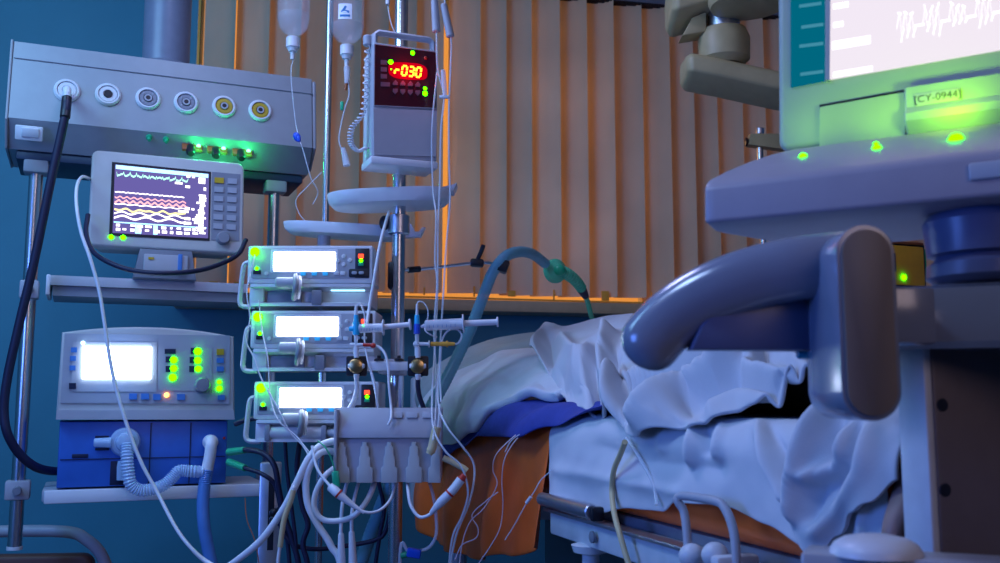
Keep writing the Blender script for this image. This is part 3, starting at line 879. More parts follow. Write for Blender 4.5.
# ---------------- volumetric pump with the red figures
fi = Fr(P(405, 158, 2.05), 22)
ip = thing('infusion_pump', 'grey infusion pump with glowing red figures on the steel pole', 'infusion pump', fi)
I = fi.l
def iq(bm, x0, y0, x1, y1, v0, v1, bev=0.0, r=0.0):
    a, b_ = I(x0, y0, 0), I(x1, y1, 0)
    cx, cz = (a.x + b_.x) / 2, (a.z + b_.z) / 2
    if r:
        return prism(bm, rrect(cx, cz, b_.x - a.x, a.z - b_.z, r), v0, v1, 'y', bev)
    return box(bm, (cx, (v0 + v1) / 2, cz), (b_.x - a.x, v1 - v0, a.z - b_.z), bev)
def iP(px, py, off):
    """a point on the front: pixel rows follow the tilted edges of the pump"""
    return I(px, py, -off)
def iquad(bm, c4, off, thick):
    A = [bm.verts.new(iP(x, y, off)) for x, y in c4]
    Bv = [bm.verts.new(a.co + Vector((0, thick, 0))) for a in A]
    bm.faces.new(A); bm.faces.new(list(reversed(Bv)))
    for k in range(len(A)):
        bm.faces.new((A[k], Bv[k], Bv[(k + 1) % len(A)], A[(k + 1) % len(A)]))
    return bm
zt1, zb_1 = I(405, 46).z, I(405, 159).z
x0, x1 = (I(373, 100).x), (I(437.5, 105).x)
body = obj('housing', prism(new(), rrect((x0 + x1) / 2, (zt1 + zb_1) / 2, x1 - x0, zt1 - zb_1, 0.006), 0.0, 0.055, 'y', 0.004), 'grey_plastic', ip)
obj('rear_shell', prism(new(), rrect((x0 + x1) / 2, (zt1 + zb_1) / 2 - 0.004, x1 - x0 - 0.006, zt1 - zb_1 + 0.004, 0.006), 0.05, 0.095, 'y', 0.004), 'pump_white', ip)
obj('foot_plate', box(new(), ((x0 + x1) / 2 - 0.002, 0.035, zb_1 - 0.009), (x1 - x0 + 0.004, 0.085, 0.016), 0.003), 'white_plastic', ip)
obj('door', iquad(new(), [(373.5, 109), (437, 110.5), (436, 156.5), (374, 154.5)], 0.004, 0.006), 'grey_plastic', ip)
hz = zt1
hl = [(x0 + 0.006, 0.02, hz - 0.008), (x0 + 0.006, 0.02, hz + 0.022), (x0 + 0.014, 0.02, hz + 0.029), (x1 - 0.014, 0.02, hz + 0.029), (x1 - 0.006, 0.02, hz + 0.022), (x1 - 0.006, 0.02, hz - 0.008)]
obj('handle', tube(new(), hl, 0.0066, 12, 3, smooth=False, ratio=1.6), 'grey_plastic', ip)
pn = obj('control_panel', iquad(new(), [(375, 44.5), (436, 52.5), (435.5, 108), (374.5, 105)], 0.0035, 0.005), 'pump_red_glass', ip)
obj('panel_rim', tube(new(), [iP(*c_, 0.003) for c_ in ((374.5, 44), (436.5, 52), (436, 108.5), (374, 105.5), (374.5, 44))], 0.0016, 6, 2, smooth=False), 'pump_fascia', pn)
obj('figures_halo', iquad(new(), [(408 + 19.5 * math.copysign(abs(math.cos(a * PI / 12)) ** 0.6, math.cos(a * PI / 12)), 71 + 8.5 * math.copysign(abs(math.sin(a * PI / 12)) ** 0.6, math.sin(a * PI / 12)) + 2.2 * math.cos(a * PI / 12)) for a in range(24)], 0.0045, 0.002), 'digit_glow', pn)  # emissive oval painting the red bloom around the figures
# seven-segment figures r 0 3 0
SEG = {'0': 'abcdef', '3': 'abcdg', 'r': 'eg'}
def seg_digit(ch, cx, cy, w_, h_, sl_):
    def pt(a, b_):
        x = cx + (a - 0.5) * w_ + (0.5 - b_) * 1.2
        return (x, cy + (b_ - 0.5) * h_ + sl_ * (x - cx))
    bars = {'a': ((0.1, 0), (0.9, 0)), 'g': ((0.1, 0.5), (0.9, 0.5)), 'd': ((0.1, 1), (0.9, 1)), 'f': ((0, 0.06), (0, 0.44)), 'b': ((1, 0.06), (1, 0.44)), 'e': ((0, 0.56), (0, 0.94)), 'c': ((1, 0.56), (1, 0.94))}
    bm = new()
    tk = 0.95
    for s_ in SEG[ch]:
        (a, b_), (c_, d_) = bars[s_]
        p, q_ = pt(a, b_), pt(c_, d_)
        if s_ in 'agd':
            iquad(bm, [(p[0], p[1] - tk), (q_[0], q_[1] - tk), (q_[0], q_[1] + tk), (p[0], p[1] + tk)], 0.0056, 0.0008)
        else:
            iquad(bm, [(p[0] - tk, p[1]), (p[0] + tk, p[1]), (q_[0] + tk, q_[1]), (q_[0] - tk, q_[1])], 0.0056, 0.0008)
    return bm
for (ch_, cx, cy) in (('r', 397.5, 69.6), ('0', 404.5, 70.6), ('3', 411.5, 71.4), ('0', 418.6, 72.2)):
    obj('digit', seg_digit(ch_, cx, cy, 4.6, 9.4, 0.11), 'digit_red', pn)
for (x, y, r_) in ((412.5, 53, 0.0050), (390.5, 62, 0.0055), (425, 88.5, 0.0042), (425, 93.5, 0.0058), (391, 69.5, 0.0024)):
    led('indicator_lamp', pn, iP(x, y, 0.003), r_, 'led_green')
led('warning_lamp', pn, iP(425.5, 58, 0.003), 0.004, 'red_plastic')
for k in range(4):
    for (yy, nm) in ((82.5, 'up_key'), (91, 'down_key')):
        x = 395.5 + k * 7.5
        y = yy + k * 0.55
        obj(nm, iquad(new(), [(x - 2.4, y), (x, y - 2.8), (x + 2.4, y), (x + 2.2, y + 2.4), (x - 2.2, y + 2.4)] if nm == 'up_key' else [(x - 2.2, y - 2.4), (x + 2.2, y - 2.4), (x + 2.4, y + 0.4), (x, y + 3), (x - 2.4, y + 0.4)], 0.0062, 0.003), 'key_maroon', pn)
for (y, w_) in ((62, 6), (69, 6), (76, 6), (84, 9)):
    obj('side_key', iquad(new(), [(381, y - 2.2), (381 + w_, y - 1.6), (381 + w_, y + 2.6), (381, y + 2.2)], 0.0055, 0.003), 'key_maroon', pn)
# coiled cord down the left side
cc = []
for k in range(300):
    t_ = k / 299
    base_ = spline([I(368, 40, 0.03), I(366, 80, 0.03), I(363, 112, 0.03), I(352, 128, 0.03), I(351, 143, 0.03), I(358, 151, 0.03), I(366, 148, 0.03)], 60)
    p_ = base_[int(t_ * (len(base_) - 1))]
    a = t_ * 2 * PI * 30
    cc.append(p_ + Vector((math.cos(a) * 0.0055, math.sin(a) * 0.0055, 0)))
obj('coiled_cord', tube(new(), cc, 0.0018, 6, 1, smooth=False), 'white_cable', ip, sharp=0)
obj('cord_plug', cyl(new(), I(368, 36, 0.03), I(368, 46, 0.03), 0.011, seg=16, bev=0.002), 'grey_plastic', ip)
# bracket reaching back to the steel pole
bw = Vector((ivp.x, ivp.y, fi.o.z + 0.09)) - fi.o
bx_ = Vector((bw.dot(fi.U), bw.dot(fi.V), bw.z))
obj('pole_bracket', box(new(), (bx_.x, (0.09 + bx_.y - 0.016) / 2, 0.10), (0.03, max(0.01, bx_.y - 0.016 - 0.09), 0.05), 0.003), 'black_plastic', ip)

# ---------------- infusion bottles on the thin pole
YB = 2.30
def bottle(px, wpx, ytop, yneck, ytip, label, with_label):
    sc_ = YB / FPX
    f = Fr(P(px, yneck, YB), 0)
    t = thing('infusion_bottle', label, 'infusion bottle', f, 'infusion bottles hanging from the hook bar')
    r_ = wpx / 2 * sc_
    H = (yneck - ytop) * sc_
    pr = [(0.012, 0.0), (0.013, 0.010), (r_ * 0.62, 0.016), (r_ * 0.88, 0.028), (r_, 0.048), (r_ * 1.01, H * 0.6), (r_, H * 0.86), (r_ * 0.85, H * 0.95), (r_ * 0.5, H), (0, H * 1.01)]
    bt = obj('bottle_body', lathe(new(), pr, (0, 0, 0), (0, 0, 1), 30), 'bottle_plastic', t)
    fl = [(r_ * 0.58, 0.019), (r_ * 0.84, 0.031), (r_ * 0.95, 0.05), (r_ * 0.96, H * 0.40), (0, H * 0.40)]
    obj('fluid', lathe(new(), fl, (0, 0, 0), (0, 0, 1), 26), 'fluid', bt)
    nk = (ytip - yneck) * sc_
    obj('stopper', lathe(new(), [(0.0135, 0.004), (0.0165, 0.002), (0.0165, -nk * 0.42), (0.013, -nk * 0.46), (0.011, -nk * 0.62), (0.006, -nk * 0.66), (0.005, -nk), (0, -nk)], (0, 0, 0), (0, 0, 1), 22), 'white_plastic', t)
    obj('hanger_loop', tube(new(), [(-0.015, 0, H * 0.98), (-0.012, 0, H + 0.02), (0, 0, H + 0.035), (0.012, 0, H + 0.02), (0.015, 0, H * 0.98)], 0.002, 8, 6), 'white_plastic', t)
    if with_label:
        lb = new()
        nseg = 8
        pts = []
        for k in range(nseg + 1):
            a = -PI / 2 - 0.42 + 0.84 * k / nseg
            pts.append([((r_ * 1.015) * math.cos(a), (r_ * 1.015) * math.sin(a), H * 0.40), ((r_ * 1.015) * math.cos(a), (r_ * 1.015) * math.sin(a), H * 0.68)])
        grid(lb, pts)
        lo_ = obj('paper_label', lb, 'label_paper', t)
        lg = new()
        def lab(a, z):
            an = -PI / 2 + a
            return (r_ * 1.03 * math.cos(an), r_ * 1.03 * math.sin(an), H * z)
        grid(lg, [[lab(-0.30, 0.44), lab(-0.30, 0.48)], [lab(0, 0.44), lab(0, 0.48)], [lab(0.30, 0.44), lab(0.30, 0.48)]])
        lg.faces.new([lg.verts.new(lab(*p_)) for p_ in ((-0.26, 0.53), (0.0, 0.64), (0.10, 0.62), (0.0, 0.56), (0.24, 0.55), (0.24, 0.51), (0.0, 0.505))])
        obj('printed_mark', lg, 'label_blue', lo_)
    return t, f, H
bt1 = bottle(293, 33, -26, 39, 61, 'clear infusion bottle half full, hanging above the end of the pendant', False)
bt2 = bottle(347, 34, -12, 47, 68, 'clear infusion bottle with a blue and white paper label', True)
bt3 = bottle(388, 26, -90, -14, 6, 'infusion bottle of which just the neck shows above the red-lit pump', False)
for (t_, f_, H_) in (bt1, bt2, bt3):
    x = f_.o.x - rkp.x
    zh = f_.o.z + H_ + 0.030
    obj('bottle_hook', tube(new(), [(0, 0, 2.22), (x * 0.5, f_.o.y - rkp.y, 2.235), (x, f_.o.y - rkp.y, 2.20), (x, f_.o.y - rkp.y, zh + 0.02), (x + 0.006, f_.o.y - rkp.y - 0.006, zh), (x, f_.o.y - rkp.y - 0.012, zh + 0.008)], 0.003, 8, 6), 'chrome', rk)

# ================================================================ DRIP LINES AND DRIP CHAMBERS
YL = 2.02
LG = None
def line(label, pts, r=0.0016, m='clear_line', name='infusion_line', group=None, cat='tube'):
    return cable(name, pp(*pts), r, m, label, cat, group, seg=8, n=8)
l1 = line('thin clear drip line from the first bottle past the pendant end with a blue clamp', [(293, 60, YB), (291, 72, YB), (293, 100, YB), (297, 130, YB), (303, 150, YB - .02), (311, 178, YB - .02), (318, 192, YB), (313, 204, YB + .02)], 0.0013)
def on_line(o, bm, name, m):
    bmesh.ops.transform(bm, matrix=Matrix.Translation(-o.location), verts=bm.verts)
    return obj(name, bm, m, o)
b = new(); ell(b, P(297, 137, YB - .03), (0.009, 0.006, 0.012), 14, Matrix.Rotation(R(-25), 3, 'Y')); box(b, P(299, 139, YB - .035), (0.008, 0.008, 0.014), 0.002)
on_line(l1, b, 'line_clamp', 'blue_plastic')
line('thin greenish drip line curling between pendant pole and thin pole', [(322, 172, 2.36), (306, 188, 2.36), (296, 200, 2.36), (299, 213, 2.36), (306, 222, 2.36)], 0.0012)
l2 = line('clear drip set hanging from the labelled bottle with a rusty connector and green clamp', [(347, 68, YB), (348, 80, YB), (349, 95, YB), (345, 108, YB), (341, 125, YB), (339, 140, YB), (342, 150, YB), (346, 158, YB), (347, 166, YB)], 0.0018)
on_line(l2, cyl(new(), P(347, 67, YB), P(347, 84, YB), 0.008, 0.006, 16, 0.001), 'drip_chamber', 'clear_plastic')
on_line(l2, cyl(new(), P(347, 80, YB), P(345.5, 90, YB), 0.005, 0.004, 12), 'connector', 'rust_plastic')
on_line(l2, box(new(), P(342, 106, YB), (0.008, 0.008, 0.022), 0.002), 'line_clamp', 'green_plastic')
on_line(l2, cyl(new(), P(343, 148, YB), P(347, 166, YB), 0.006, 0.009, 14, 0.001), 'line_end', 'clear_plastic')
line('thin drip line from the bottle neck above the red-lit pump', [(388, 6, YB), (389, 14, YB), (392, 26, YB), (396, 34, YB)], 0.0015)
# two drip chambers beside the red-lit pump, their lines falling to the transducer block
for (x, lab, pts) in ((435, 'drip line under the upper left chamber beside the red-lit pump, falling straight down', [(435, -40, YL), (435, 2, YL), (436.5, 34, YL), (437, 60, YL), (439, 76, YL), (444, 96, YL), (441, 130, YL), (440, 180, YL), (438, 230, YL), (437.5, 290, YL), (435, 345, YL), (432, 400, YL - .06), (434, 430, YL - .12), (446, 452, YL - .14), (461, 466, YL - .14), (468, 492, YL - .14), (462, 516, YL - .13), (452, 540, YL - .12), (449, 590, YL - .1)]),
                      (447, 'drip line under the lower right chamber beside the red-lit pump, reaching the bed edge', [(443, -40, YL), (445, 4, YL), (451, 38, YL), (450.5, 70, YL), (449, 110, YL), (449, 160, YL), (450, 200, YL), (446, 250, YL), (443, 300, YL), (440, 350, YL), (438, 400, YL - .07), (446, 425, YL - .13), (462, 446, YL - .14), (473, 462, YL - .13), (474, 480, YL - .13), (468, 506, YL - .13), (455, 540, YL - .12), (450, 590, YL - .1)])):
    o = line(lab, pts, 0.0021)
    if x == 435:
        on_line(o, cyl(new(), P(434.5, 0, YL), P(436.5, 32, YL), 0.0078, 0.0090, 18, 0.002), 'drip_chamber', 'grey_plastic')
        on_line(o, cyl(new(), P(443, 70, YL), P(445, 96, YL), 0.0052, 0.0052, 14, 0.001), 'flow_clamp', 'clear_plastic')
        on_line(o, box(new(), P(444, 97, YL), (0.02, 0.008, 0.006), 0.001), 'clamp_wheel', 'white_plastic')
    else:
        on_line(o, cyl(new(), P(443.5, 4, YL), P(450.5, 37, YL), 0.0074, 0.0088, 18, 0.002), 'drip_chamber', 'grey_plastic')
line('third clear line of the bunch falling beside the steel pole to the block', [(437, 72, YL + .02), (432, 130, YL + .02), (433, 190, YL + .03), (436, 215, YL), (435, 260, YL), (437, 284, YL), (434, 330, YL), (436, 370, YL), (436, 405, YL - .06), (433, 440, YL - .13)], 0.0019)
# the cream clamp that hangs over the module block
YM = 1.93
l4 = line('cream roller clamp hanging over the front of the module block on a thin line', [(440, 404, YM), (438, 425, YM - .02), (435, 440, YM - .02)], 0.0018)
on_line(l4, tube(new(), pp((437, 427, YM - .02), (434.5, 437, YM - .02), (432, 448, YM - .02), (429, 454, YM - .02)), 0.0088, 14, 4, rf=lambda i, t: 0.75 if t > 0.9 else 1), 'roller_clamp', 'cream_tube')
white1 = line('white tube running from under the larger tray down past the syringe pumps', [(389, 212, 2.12), (385, 225, 2.06), (380, 245, 2.03), (374, 280, 2.02), (369, 310, 2.02), (366, 330, 2.0)], 0.0036, 'white_cable')

# ================================================================ PRESSURE TRANSDUCERS AND SYRINGES
YT = 1.98
tp = P(387, 372, YT)
fd = Fr(tp, 0)
td = thing('transducer_holder', 'white holder bar with two black plates and brass pressure sensors', 'sensor holder', fd)
T = fd.l
def tb(bm, x0, y0, x1, y1, v0, v1, bev=0.0):
    a, b_ = T(x0, y0), T(x1, y1)
    return box(bm, ((a.x + b_.x) / 2, (v0 + v1) / 2, (a.z + b_.z) / 2), (b_.x - a.x, v1 - v0, a.z - b_.z), bev)
obj('bar', tb(new(), 364, 361.5, 411, 370.5, 0.004, 0.018, 0.002), 'white_plastic', td)
bg = new(); box(bg, (ivp.x - fd.o.x, (0.018 + ivp.y - fd.o.y) / 2 + 0.0, T(387, 366).z), (0.045, max(0.02, ivp.y - fd.o.y - 0.018 - 0.016), 0.03), 0.003)
obj('pole_bracket', bg, 'grey_plastic', td)
for x in (379, 399):
    obj('thumb_screw', lathe(new(), [(0.010, 0), (0.010, 0.004), (0.004, 0.006), (0.004, 0.011), (0, 0.011)], T(x, 361, 0.011), (0, 0, 1), 16), 'black_plastic', td)
for (x, dy_) in ((356.5, 0), (418, 0)):
    pl = obj('backplate', prism(new(), rrect(T(x, 366).x, T(x, 366).z, 0.042, 0.040, 0.004), 0.0, 0.005, 'y', 0.001), 'black_plastic', td)
    sn = obj('pressure_sensor', lathe(new(), [(0.0150, 0), (0.0155, 0.006), (0.013, 0.011), (0.006, 0.013), (0, 0.013)], T(x, 366, 0.0), (0, -1, 0), 24), 'brass', pl)
    pr = new()
    cyl(pr, T(x - 6.5, 366, -0.006), T(x - 8.5, 366, -0.006), 0.006, 0.004, 14)
    cyl(pr, T(x + 6, 366, -0.006), T(x + 8, 366, -0.006), 0.006, 0.004, 14)
    cyl(pr, T(x, 358, -0.006), T(x, 347, -0.006), 0.0055, 0.0048, 14, 0.001)
    obj('port', pr, 'white_plastic', sn)
    obj('cable_boot', cyl(new(), T(x, 374, -0.005), T(x, 380, -0.005), 0.0062, 0.0045, 14, 0.001), 'white_plastic', sn)
def syringe(label, tipx, tipy, pts, thumb_r):
    """barrel from tip to flange, then plunger rod and thumb disc, all in pixels at the holder's depth"""
    (bx0, bx1, by0, by1, br, fx, px1, py1) = pts
    f = Fr(P(bx0, by0 + 5, YT - 0.005), 0)
    t = thing('syringe', label, 'syringe', f, 'syringes plugged into the taps')
    q = lambda x, y: f.l(x, y, 0.0)
    a, b_ = q(bx0, by0), q(bx1, by1)
    ba = obj('barrel', cyl(new(), a, b_, br, seg=22, bev=0.002), 'clear_plastic', t)
    obj('nozzle', cyl(new(), q(tipx, tipy), a, 0.0032, 0.0045, 12), 'clear_plastic', t)
    obj('flange', cyl(new(), b_ - (b_ - a).normalized() * 0.003, b_, br * 1.75, seg=22, bev=0.001), 'white_plastic', t)
    m_ = new()
    for k in range(7):
        p_ = a.lerp(b_, 0.12 + k * 0.11)
        box(m_, p_ + Vector((0, -br * 0.985, -0.0035)), (0.0008, 0.0008, 0.006))
    obj('graduations', m_, 'label_blue', ba)
    e = q(px1, py1)
    pl = obj('plunger', cyl(new(), a.lerp(b_, 0.62), e, br * 0.62, br * 0.55, 14), 'white_plastic', t)
    obj('thumb_disc', cyl(new(), e, e + (e - b_).normalized() * 0.004, thumb_r, seg=22, bev=0.001), 'white_plastic', pl)
    return t
sy1 = syringe('short clear syringe lying across in front of the steel pole', 353, 329, (359, 384, 328.5, 327.5, 0.0092, 386, 409, 324.5), 0.0115)
sy2 = syringe('long clear syringe pointing away to the right towards the bed', 421, 327, (425, 464, 325.5, 323.5, 0.0110, 464, 496.5, 322), 0.0105)
def tap(label, x, rows, side, ell_=None):
    f = Fr(P(x, 355, YT - 0.006), 0)
    t = thing('stopcock', label, 'stopcock', f, 'stopcocks on the pressure sensors')
    q = lambda px, py, v=0.0: f.l(px, py, v)
    for (nm, y0, y1, r0, r1, m_) in rows:
        obj(nm, cyl(new(), q(x, y0), q(x, y1), r0, r1, 16, 0.0008), m_, t)
    return t, q
t1, q1 = tap('stopcock with a cyan tap body at the left syringe tip', 356, [('luer', 356, 345, 0.0052, 0.0046, 'white_plastic'), ('stem', 346, 334, 0.0038, 0.0038, 'clear_plastic'), ('tap_body', 335, 322, 0.0068, 0.0068, 'cyan_plastic'), ('upper_luer', 323, 315, 0.0050, 0.0044, 'cyan_plastic'), ('cap', 315, 306, 0.0040, 0.0026, 'white_plastic')], -1)
obj('tap_handle', cyl(new(), q1(349, 329), q1(355, 329), 0.0050, 0.0060, 14, 0.001), 'cyan_plastic', t1)
cr_ = new(); cyl(cr_, q1(350, 345), q1(372, 345), 0.0042, 0.0036, 12); obj('side_port', cr_, 'white_plastic', t1)
t2, q2 = tap('stopcock with a deep blue tap body at the right syringe tip', 417, [('luer', 356, 346, 0.0048, 0.0046, 'white_plastic'), ('stem', 346, 334, 0.0044, 0.0040, 'clear_plastic'), ('tap_body', 334, 324, 0.0066, 0.0066, 'blue_plastic'), ('upper_luer', 324, 315, 0.0058, 0.0050, 'cyan_plastic'), ('cap', 315, 304, 0.0030, 0.0022, 'white_plastic')], 1)
obj('tap_handle', ell(new(), q2(416, 344, -0.004), (0.006, 0.005, 0.006), 14), 'clear_plastic', t2)
cr_ = new(); cyl(cr_, q2(418, 344), q2(429, 344), 0.0040, 0.0034, 12); cyl(cr_, q2(428.6, 344), q2(429.6, 344), 0.007, seg=14); obj('side_port', cr_, 'white_plastic', t2)
lo1 = line('small white loop of line over the left tap, running down to the module block', [(357, 306, YT), (360, 303.5, YT), (364, 312, YT), (365, 325, YT), (364.5, 340, YT), (368, 362, YT - .02), (374, 380, YT - .02), (377, 404, YT - .02)], 0.0017, 'white_cable')
lo2 = line('small clear loop of line over the right tap beside the long syringe', [(417, 304, YT), (419, 301.5, YT), (424, 303, YT), (428, 311, YT), (427, 322, YT), (425, 330, YT - .015), (431, 335, YT - .015), (437, 337, YT)], 0.0014, 'clear_line')
lo3 = line('clear line with orange connectors looping back under the long syringe', [(429, 344, YT), (432, 344, YT), (455, 344, YT), (460, 341, YT), (461.5, 335, YT), (458, 330, YT), (451, 329.5, YT), (445, 334, YT), (441.5, 345, YT), (440, 375, YT), (441, 402, YT - .03)], 0.0020, 'clear_line')
on_line(lo3, cyl(new(), P(430.5, 344, YT), P(440, 344, YT), 0.0046, 0.0042, 14, 0.001), 'connector', 'orange_plastic')
on_line(lo3, cyl(new(), P(440, 344, YT), P(455, 344, YT), 0.0052, 0.0034, 14, 0.001), 'connector', 'orange_plastic')
on_line(lo3, cyl(new(), P(446, 344, YT), P(448, 344, YT), 0.0066, seg=14), 'collar', 'orange_plastic')
lo4 = line('white pressure line with red connectors dropping from the left tap past the pole', [(360, 344.5, YT - .01), (370, 345, YT - .01), (379, 347, YT - .01), (385, 354, YT - .015), (388, 366, YT - .02), (389, 385, YT - .025), (391, 406, YT - .03), (391, 418, YT - .055), (388, 425, YT - .058)], 0.0028, 'white_cable')
on_line(lo4, cyl(new(), P(363, 344.8, YT - .012), P(370, 345, YT - .012), 0.0034, seg=12), 'connector', 'red_plastic')
on_line(lo4, ell(new(), P(373, 345.5, YT - .012), (0.0062, 0.005, 0.0052), 12), 'connector_bulb', 'red_plastic')
line('black cable from the left brass sensor going down behind the module block', [(356.5, 379, YT - .004), (357, 388, YT), (354, 400, YT + .01), (347, 412, YT + .02), (340, 424, YT + .03)], 0.0044, 'white_cable', 'sensor_cable', cat='cable')
line('dark cable from the right brass sensor going down behind the module block', [(418, 379, YT - .004), (418, 388, YT), (420, 398, YT + .01), (424, 410, YT + .02), (425, 425, YT + .03)], 0.0050, 'navy_rubber', 'sensor_cable', cat='cable')
line('white lead crossing from the holder bar to the top of the block', [(371, 372, YT - .01), (374, 385, YT - .012), (378, 405, YT - .01), (379, 418, YT + .03)], 0.0022, 'white_cable')

# ---------------- module block with plugs
fk = Fr(P(388, 482, 1.94), 2)
mb = thing('module_block', 'light grey module block with bottle-shaped plugs hanging on the pole', 'module block', fk)
K = fk.l
kxl, kxr = K(335.5, 445).x, K(441.5, 445).x
zk0, zk1, zk2, zk3 = 0.0, K(388, 437.5).z, K(388, 429.5).z, K(388, 408).z
prf = [(0.0, zk0), (0.0, zk1), (-0.010, zk1), (-0.010, zk2), (0.012, zk3), (0.10, zk3), (0.10, zk0)]
obj('housing', prism(new(), prf, kxl, kxr, 'x', 0.003), 'grey_plastic', mb)
obj('side_flange', box(new(), (kxl + 0.002, 0.04, zk3 * 0.5), (0.006, 0.12, zk3 * 0.96), 0.002), 'grey_plastic', mb)
for x in (342, 365, 389.5, 414, 436.5):
    out_r = [(2.2, 442), (2.2, 445.5), (4.2, 447), (4.2, 455), (5.6, 457), (5.6, 466), (8, 468), (8, 482.5)]
    half = [(x + a, y) for a, y in out_r]
    if x == 342:
        lft = [(337.5, y) for y in (482.5, 442)]
    elif x == 436.5:
        lft = None
    pts = [(x + a, y) for a, y in out_r] + [(x - a, y) for a, y in reversed(out_r)]
    pts = [(min(max(px_, 337), 440.5), py_) for px_, py_ in pts]
    o2 = []
    for px_, py_ in pts:
        k = K(px_, py_, 0.0)
        if not o2 or (abs(o2[-1][0] - k.x) + abs(o2[-1][1] - k.z)) > 1e-5:
            o2.append((k.x, k.z))
    pg = obj('module_plug', prism(new(), o2, -0.009, 0.002, 'y', 0.0016), 'monitor_shell', mb)
for x in (397, 412, 428):
    a, b_ = K(x - 5.5, 411, 0.0), K(x + 5.5, 417.5, 0.0)
    rr = prism(new(), rrect(0, 0, b_.x - a.x, 0.013, 0.002), -0.001, 0.001, 'y', 0.0004)
    bmesh.ops.transform(rr, matrix=Matrix.Translation(((a.x + b_.x) / 2, 0.0015, K(x, 415).z)) @ Matrix.Rotation(-math.atan2(0.022, zk3 - zk2), 4, 'X'), verts=rr.verts)
    obj('name_plate', rr, 'pump_fascia', mb)
bw = Vector((ivp.x, ivp.y, 0)) - fk.o
obj('pole_hook', box(new(), (bw.dot(fk.U), (0.10 + bw.dot(fk.V) - 0.016) / 2, zk3 * 0.55), (0.04, max(0.012, bw.dot(fk.V) - 0.016 - 0.10), 0.06), 0.003), 'black_plastic', mb)

# ================================================================ CABLES BELOW THE BLOCK
YC = 1.93
def cb(label, pts, r, m='white_cable', name='cable', **k):
    return cable(name, pp(*pts), r, m, label, 'cable', seg=10, **k)
cb('thick white cable dropping from the block corner in a long curve', [(338, 452, YC + .08), (322, 452, YC + .04), (311, 464, YC + .03), (306, 482, YC + .03), (308, 505, YC + .03), (318, 525, YC + .03), (331, 546, YC + .03), (342, 580, YC + .03)], 0.0070)
cb('white cable hanging in a round loop under the left of the block', [(337, 466, YC + .05), (325, 476, YC + .02), (316, 492, YC + .02), (314.5, 508, YC + .02), (322, 519, YC + .02), (336, 521, YC + .02), (352, 517, YC + .02), (364, 505, YC + .02), (372, 490, YC + .03), (375, 478, YC + .06)], 0.0056)
o = cb('white plug cable hanging straight, left of the plug pair under the block', [(348, 478, YC + .05), (343, 500, YC + .03), (341, 525, YC + .02), (341, 560, YC + .02), (341, 600, YC + .02)], 0.0036)
on_line(o, cyl(new(), P(341, 533, YC + .02), P(341.5, 575, YC + .02), 0.0056, 0.0095, 16, 0.002), 'plug', 'white_plastic')
o = cb('white plug cable hanging straight, right of the plug pair under the block', [(360, 478, YC + .05), (354, 500, YC + .03), (351.5, 522, YC + .02), (353, 560, YC + .02), (355, 600, YC + .02)], 0.0036)
on_line(o, cyl(new(), P(351.5, 531, YC + .02), P(353.5, 575, YC + .02), 0.0056, 0.0095, 16, 0.002), 'plug', 'white_plastic')
o = cb('pale cable with a tapered white coupling slung under the block', [(312, 446, YC + .02), (317, 468, YC), (330, 486, YC - .02), (340, 495, YC - .03), (362, 511, YC - .03), (378, 511, YC - .02), (390, 500, YC), (396, 482, YC + .04)], 0.0028)
on_line(o, tube(new(), pp((331, 487, YC - .02), (338, 493.5, YC - .03), (350, 503, YC - .03), (364, 513, YC - .03)), 0.0085, 14, 6, rf=lambda i, t: 1.05 - 0.75 * max(0, (t - 0.3) / 0.7)), 'coupling', 'white_plastic')
on_line(o, cyl(new(), P(338, 493.3, YC - .03), P(339.5, 494.6, YC - .03), 0.0094, seg=16), 'red_ring', 'red_plastic')
o = cb('pale cable with a white coupling and red tip against the orange cover', [(407, 478, YC + .06), (408, 490, YC), (411, 506, YC - .02), (420, 517, YC - .03), (432, 513, YC - .04), (444, 500, YC - .05), (464, 475, YC - .05)], 0.0032)
on_line(o, tube(new(), pp((431, 513, YC - .04), (440, 503, YC - .045), (452, 491, YC - .05), (461, 479.5, YC - .05)), 0.0088, 14, 6, rf=lambda i, t: 0.45 + 0.55 * min(1, t / 0.35)), 'coupling', 'white_plastic')
on_line(o, cyl(new(), P(460, 480.5, YC - .05), P(464.5, 475, YC - .05), 0.0078, 0.006, 14, 0.001), 'red_tip', 'red_plastic')
on_line(o, cyl(new(), P(449, 494, YC - .05), P(450.3, 492.6, YC - .05), 0.0094, seg=16), 'red_ring', 'red_plastic')
o = cb('thin green lead with a green snap plug left of the block', [(318, 441, YC - .0), (325, 447, YC - .02), (331, 458, YC - .02), (335, 472, YC - .02), (337, 490, YC - .02)], 0.0015, 'green_plastic')
on_line(o, box(new(), P(336, 479, YC - .02), (0.014, 0.010, 0.030), 0.003, Matrix.Rotation(R(-8), 3, 'Y')), 'snap_plug', 'green_plastic')
o = cb('clear tube with a cream sleeve hanging below the syringe pumps', [(294, 488, YC - .03), (291, 500, YC - .03), (284, 520, YC - .03), (280, 545, YC - .03), (277, 590, YC - .03)], 0.0034, 'white_cable')
on_line(o, tube(new(), pp((293.5, 490, YC - .03), (291, 500, YC - .03), (284, 520, YC - .03), (280, 547, YC - .03)), 0.0052, 12, 6), 'sleeve', 'cream_tube')
on_line(o, ell(new(), P(293.8, 488, YC - .03), (0.004, 0.004, 0.004), 10), 'end_cap', 'white_plastic')
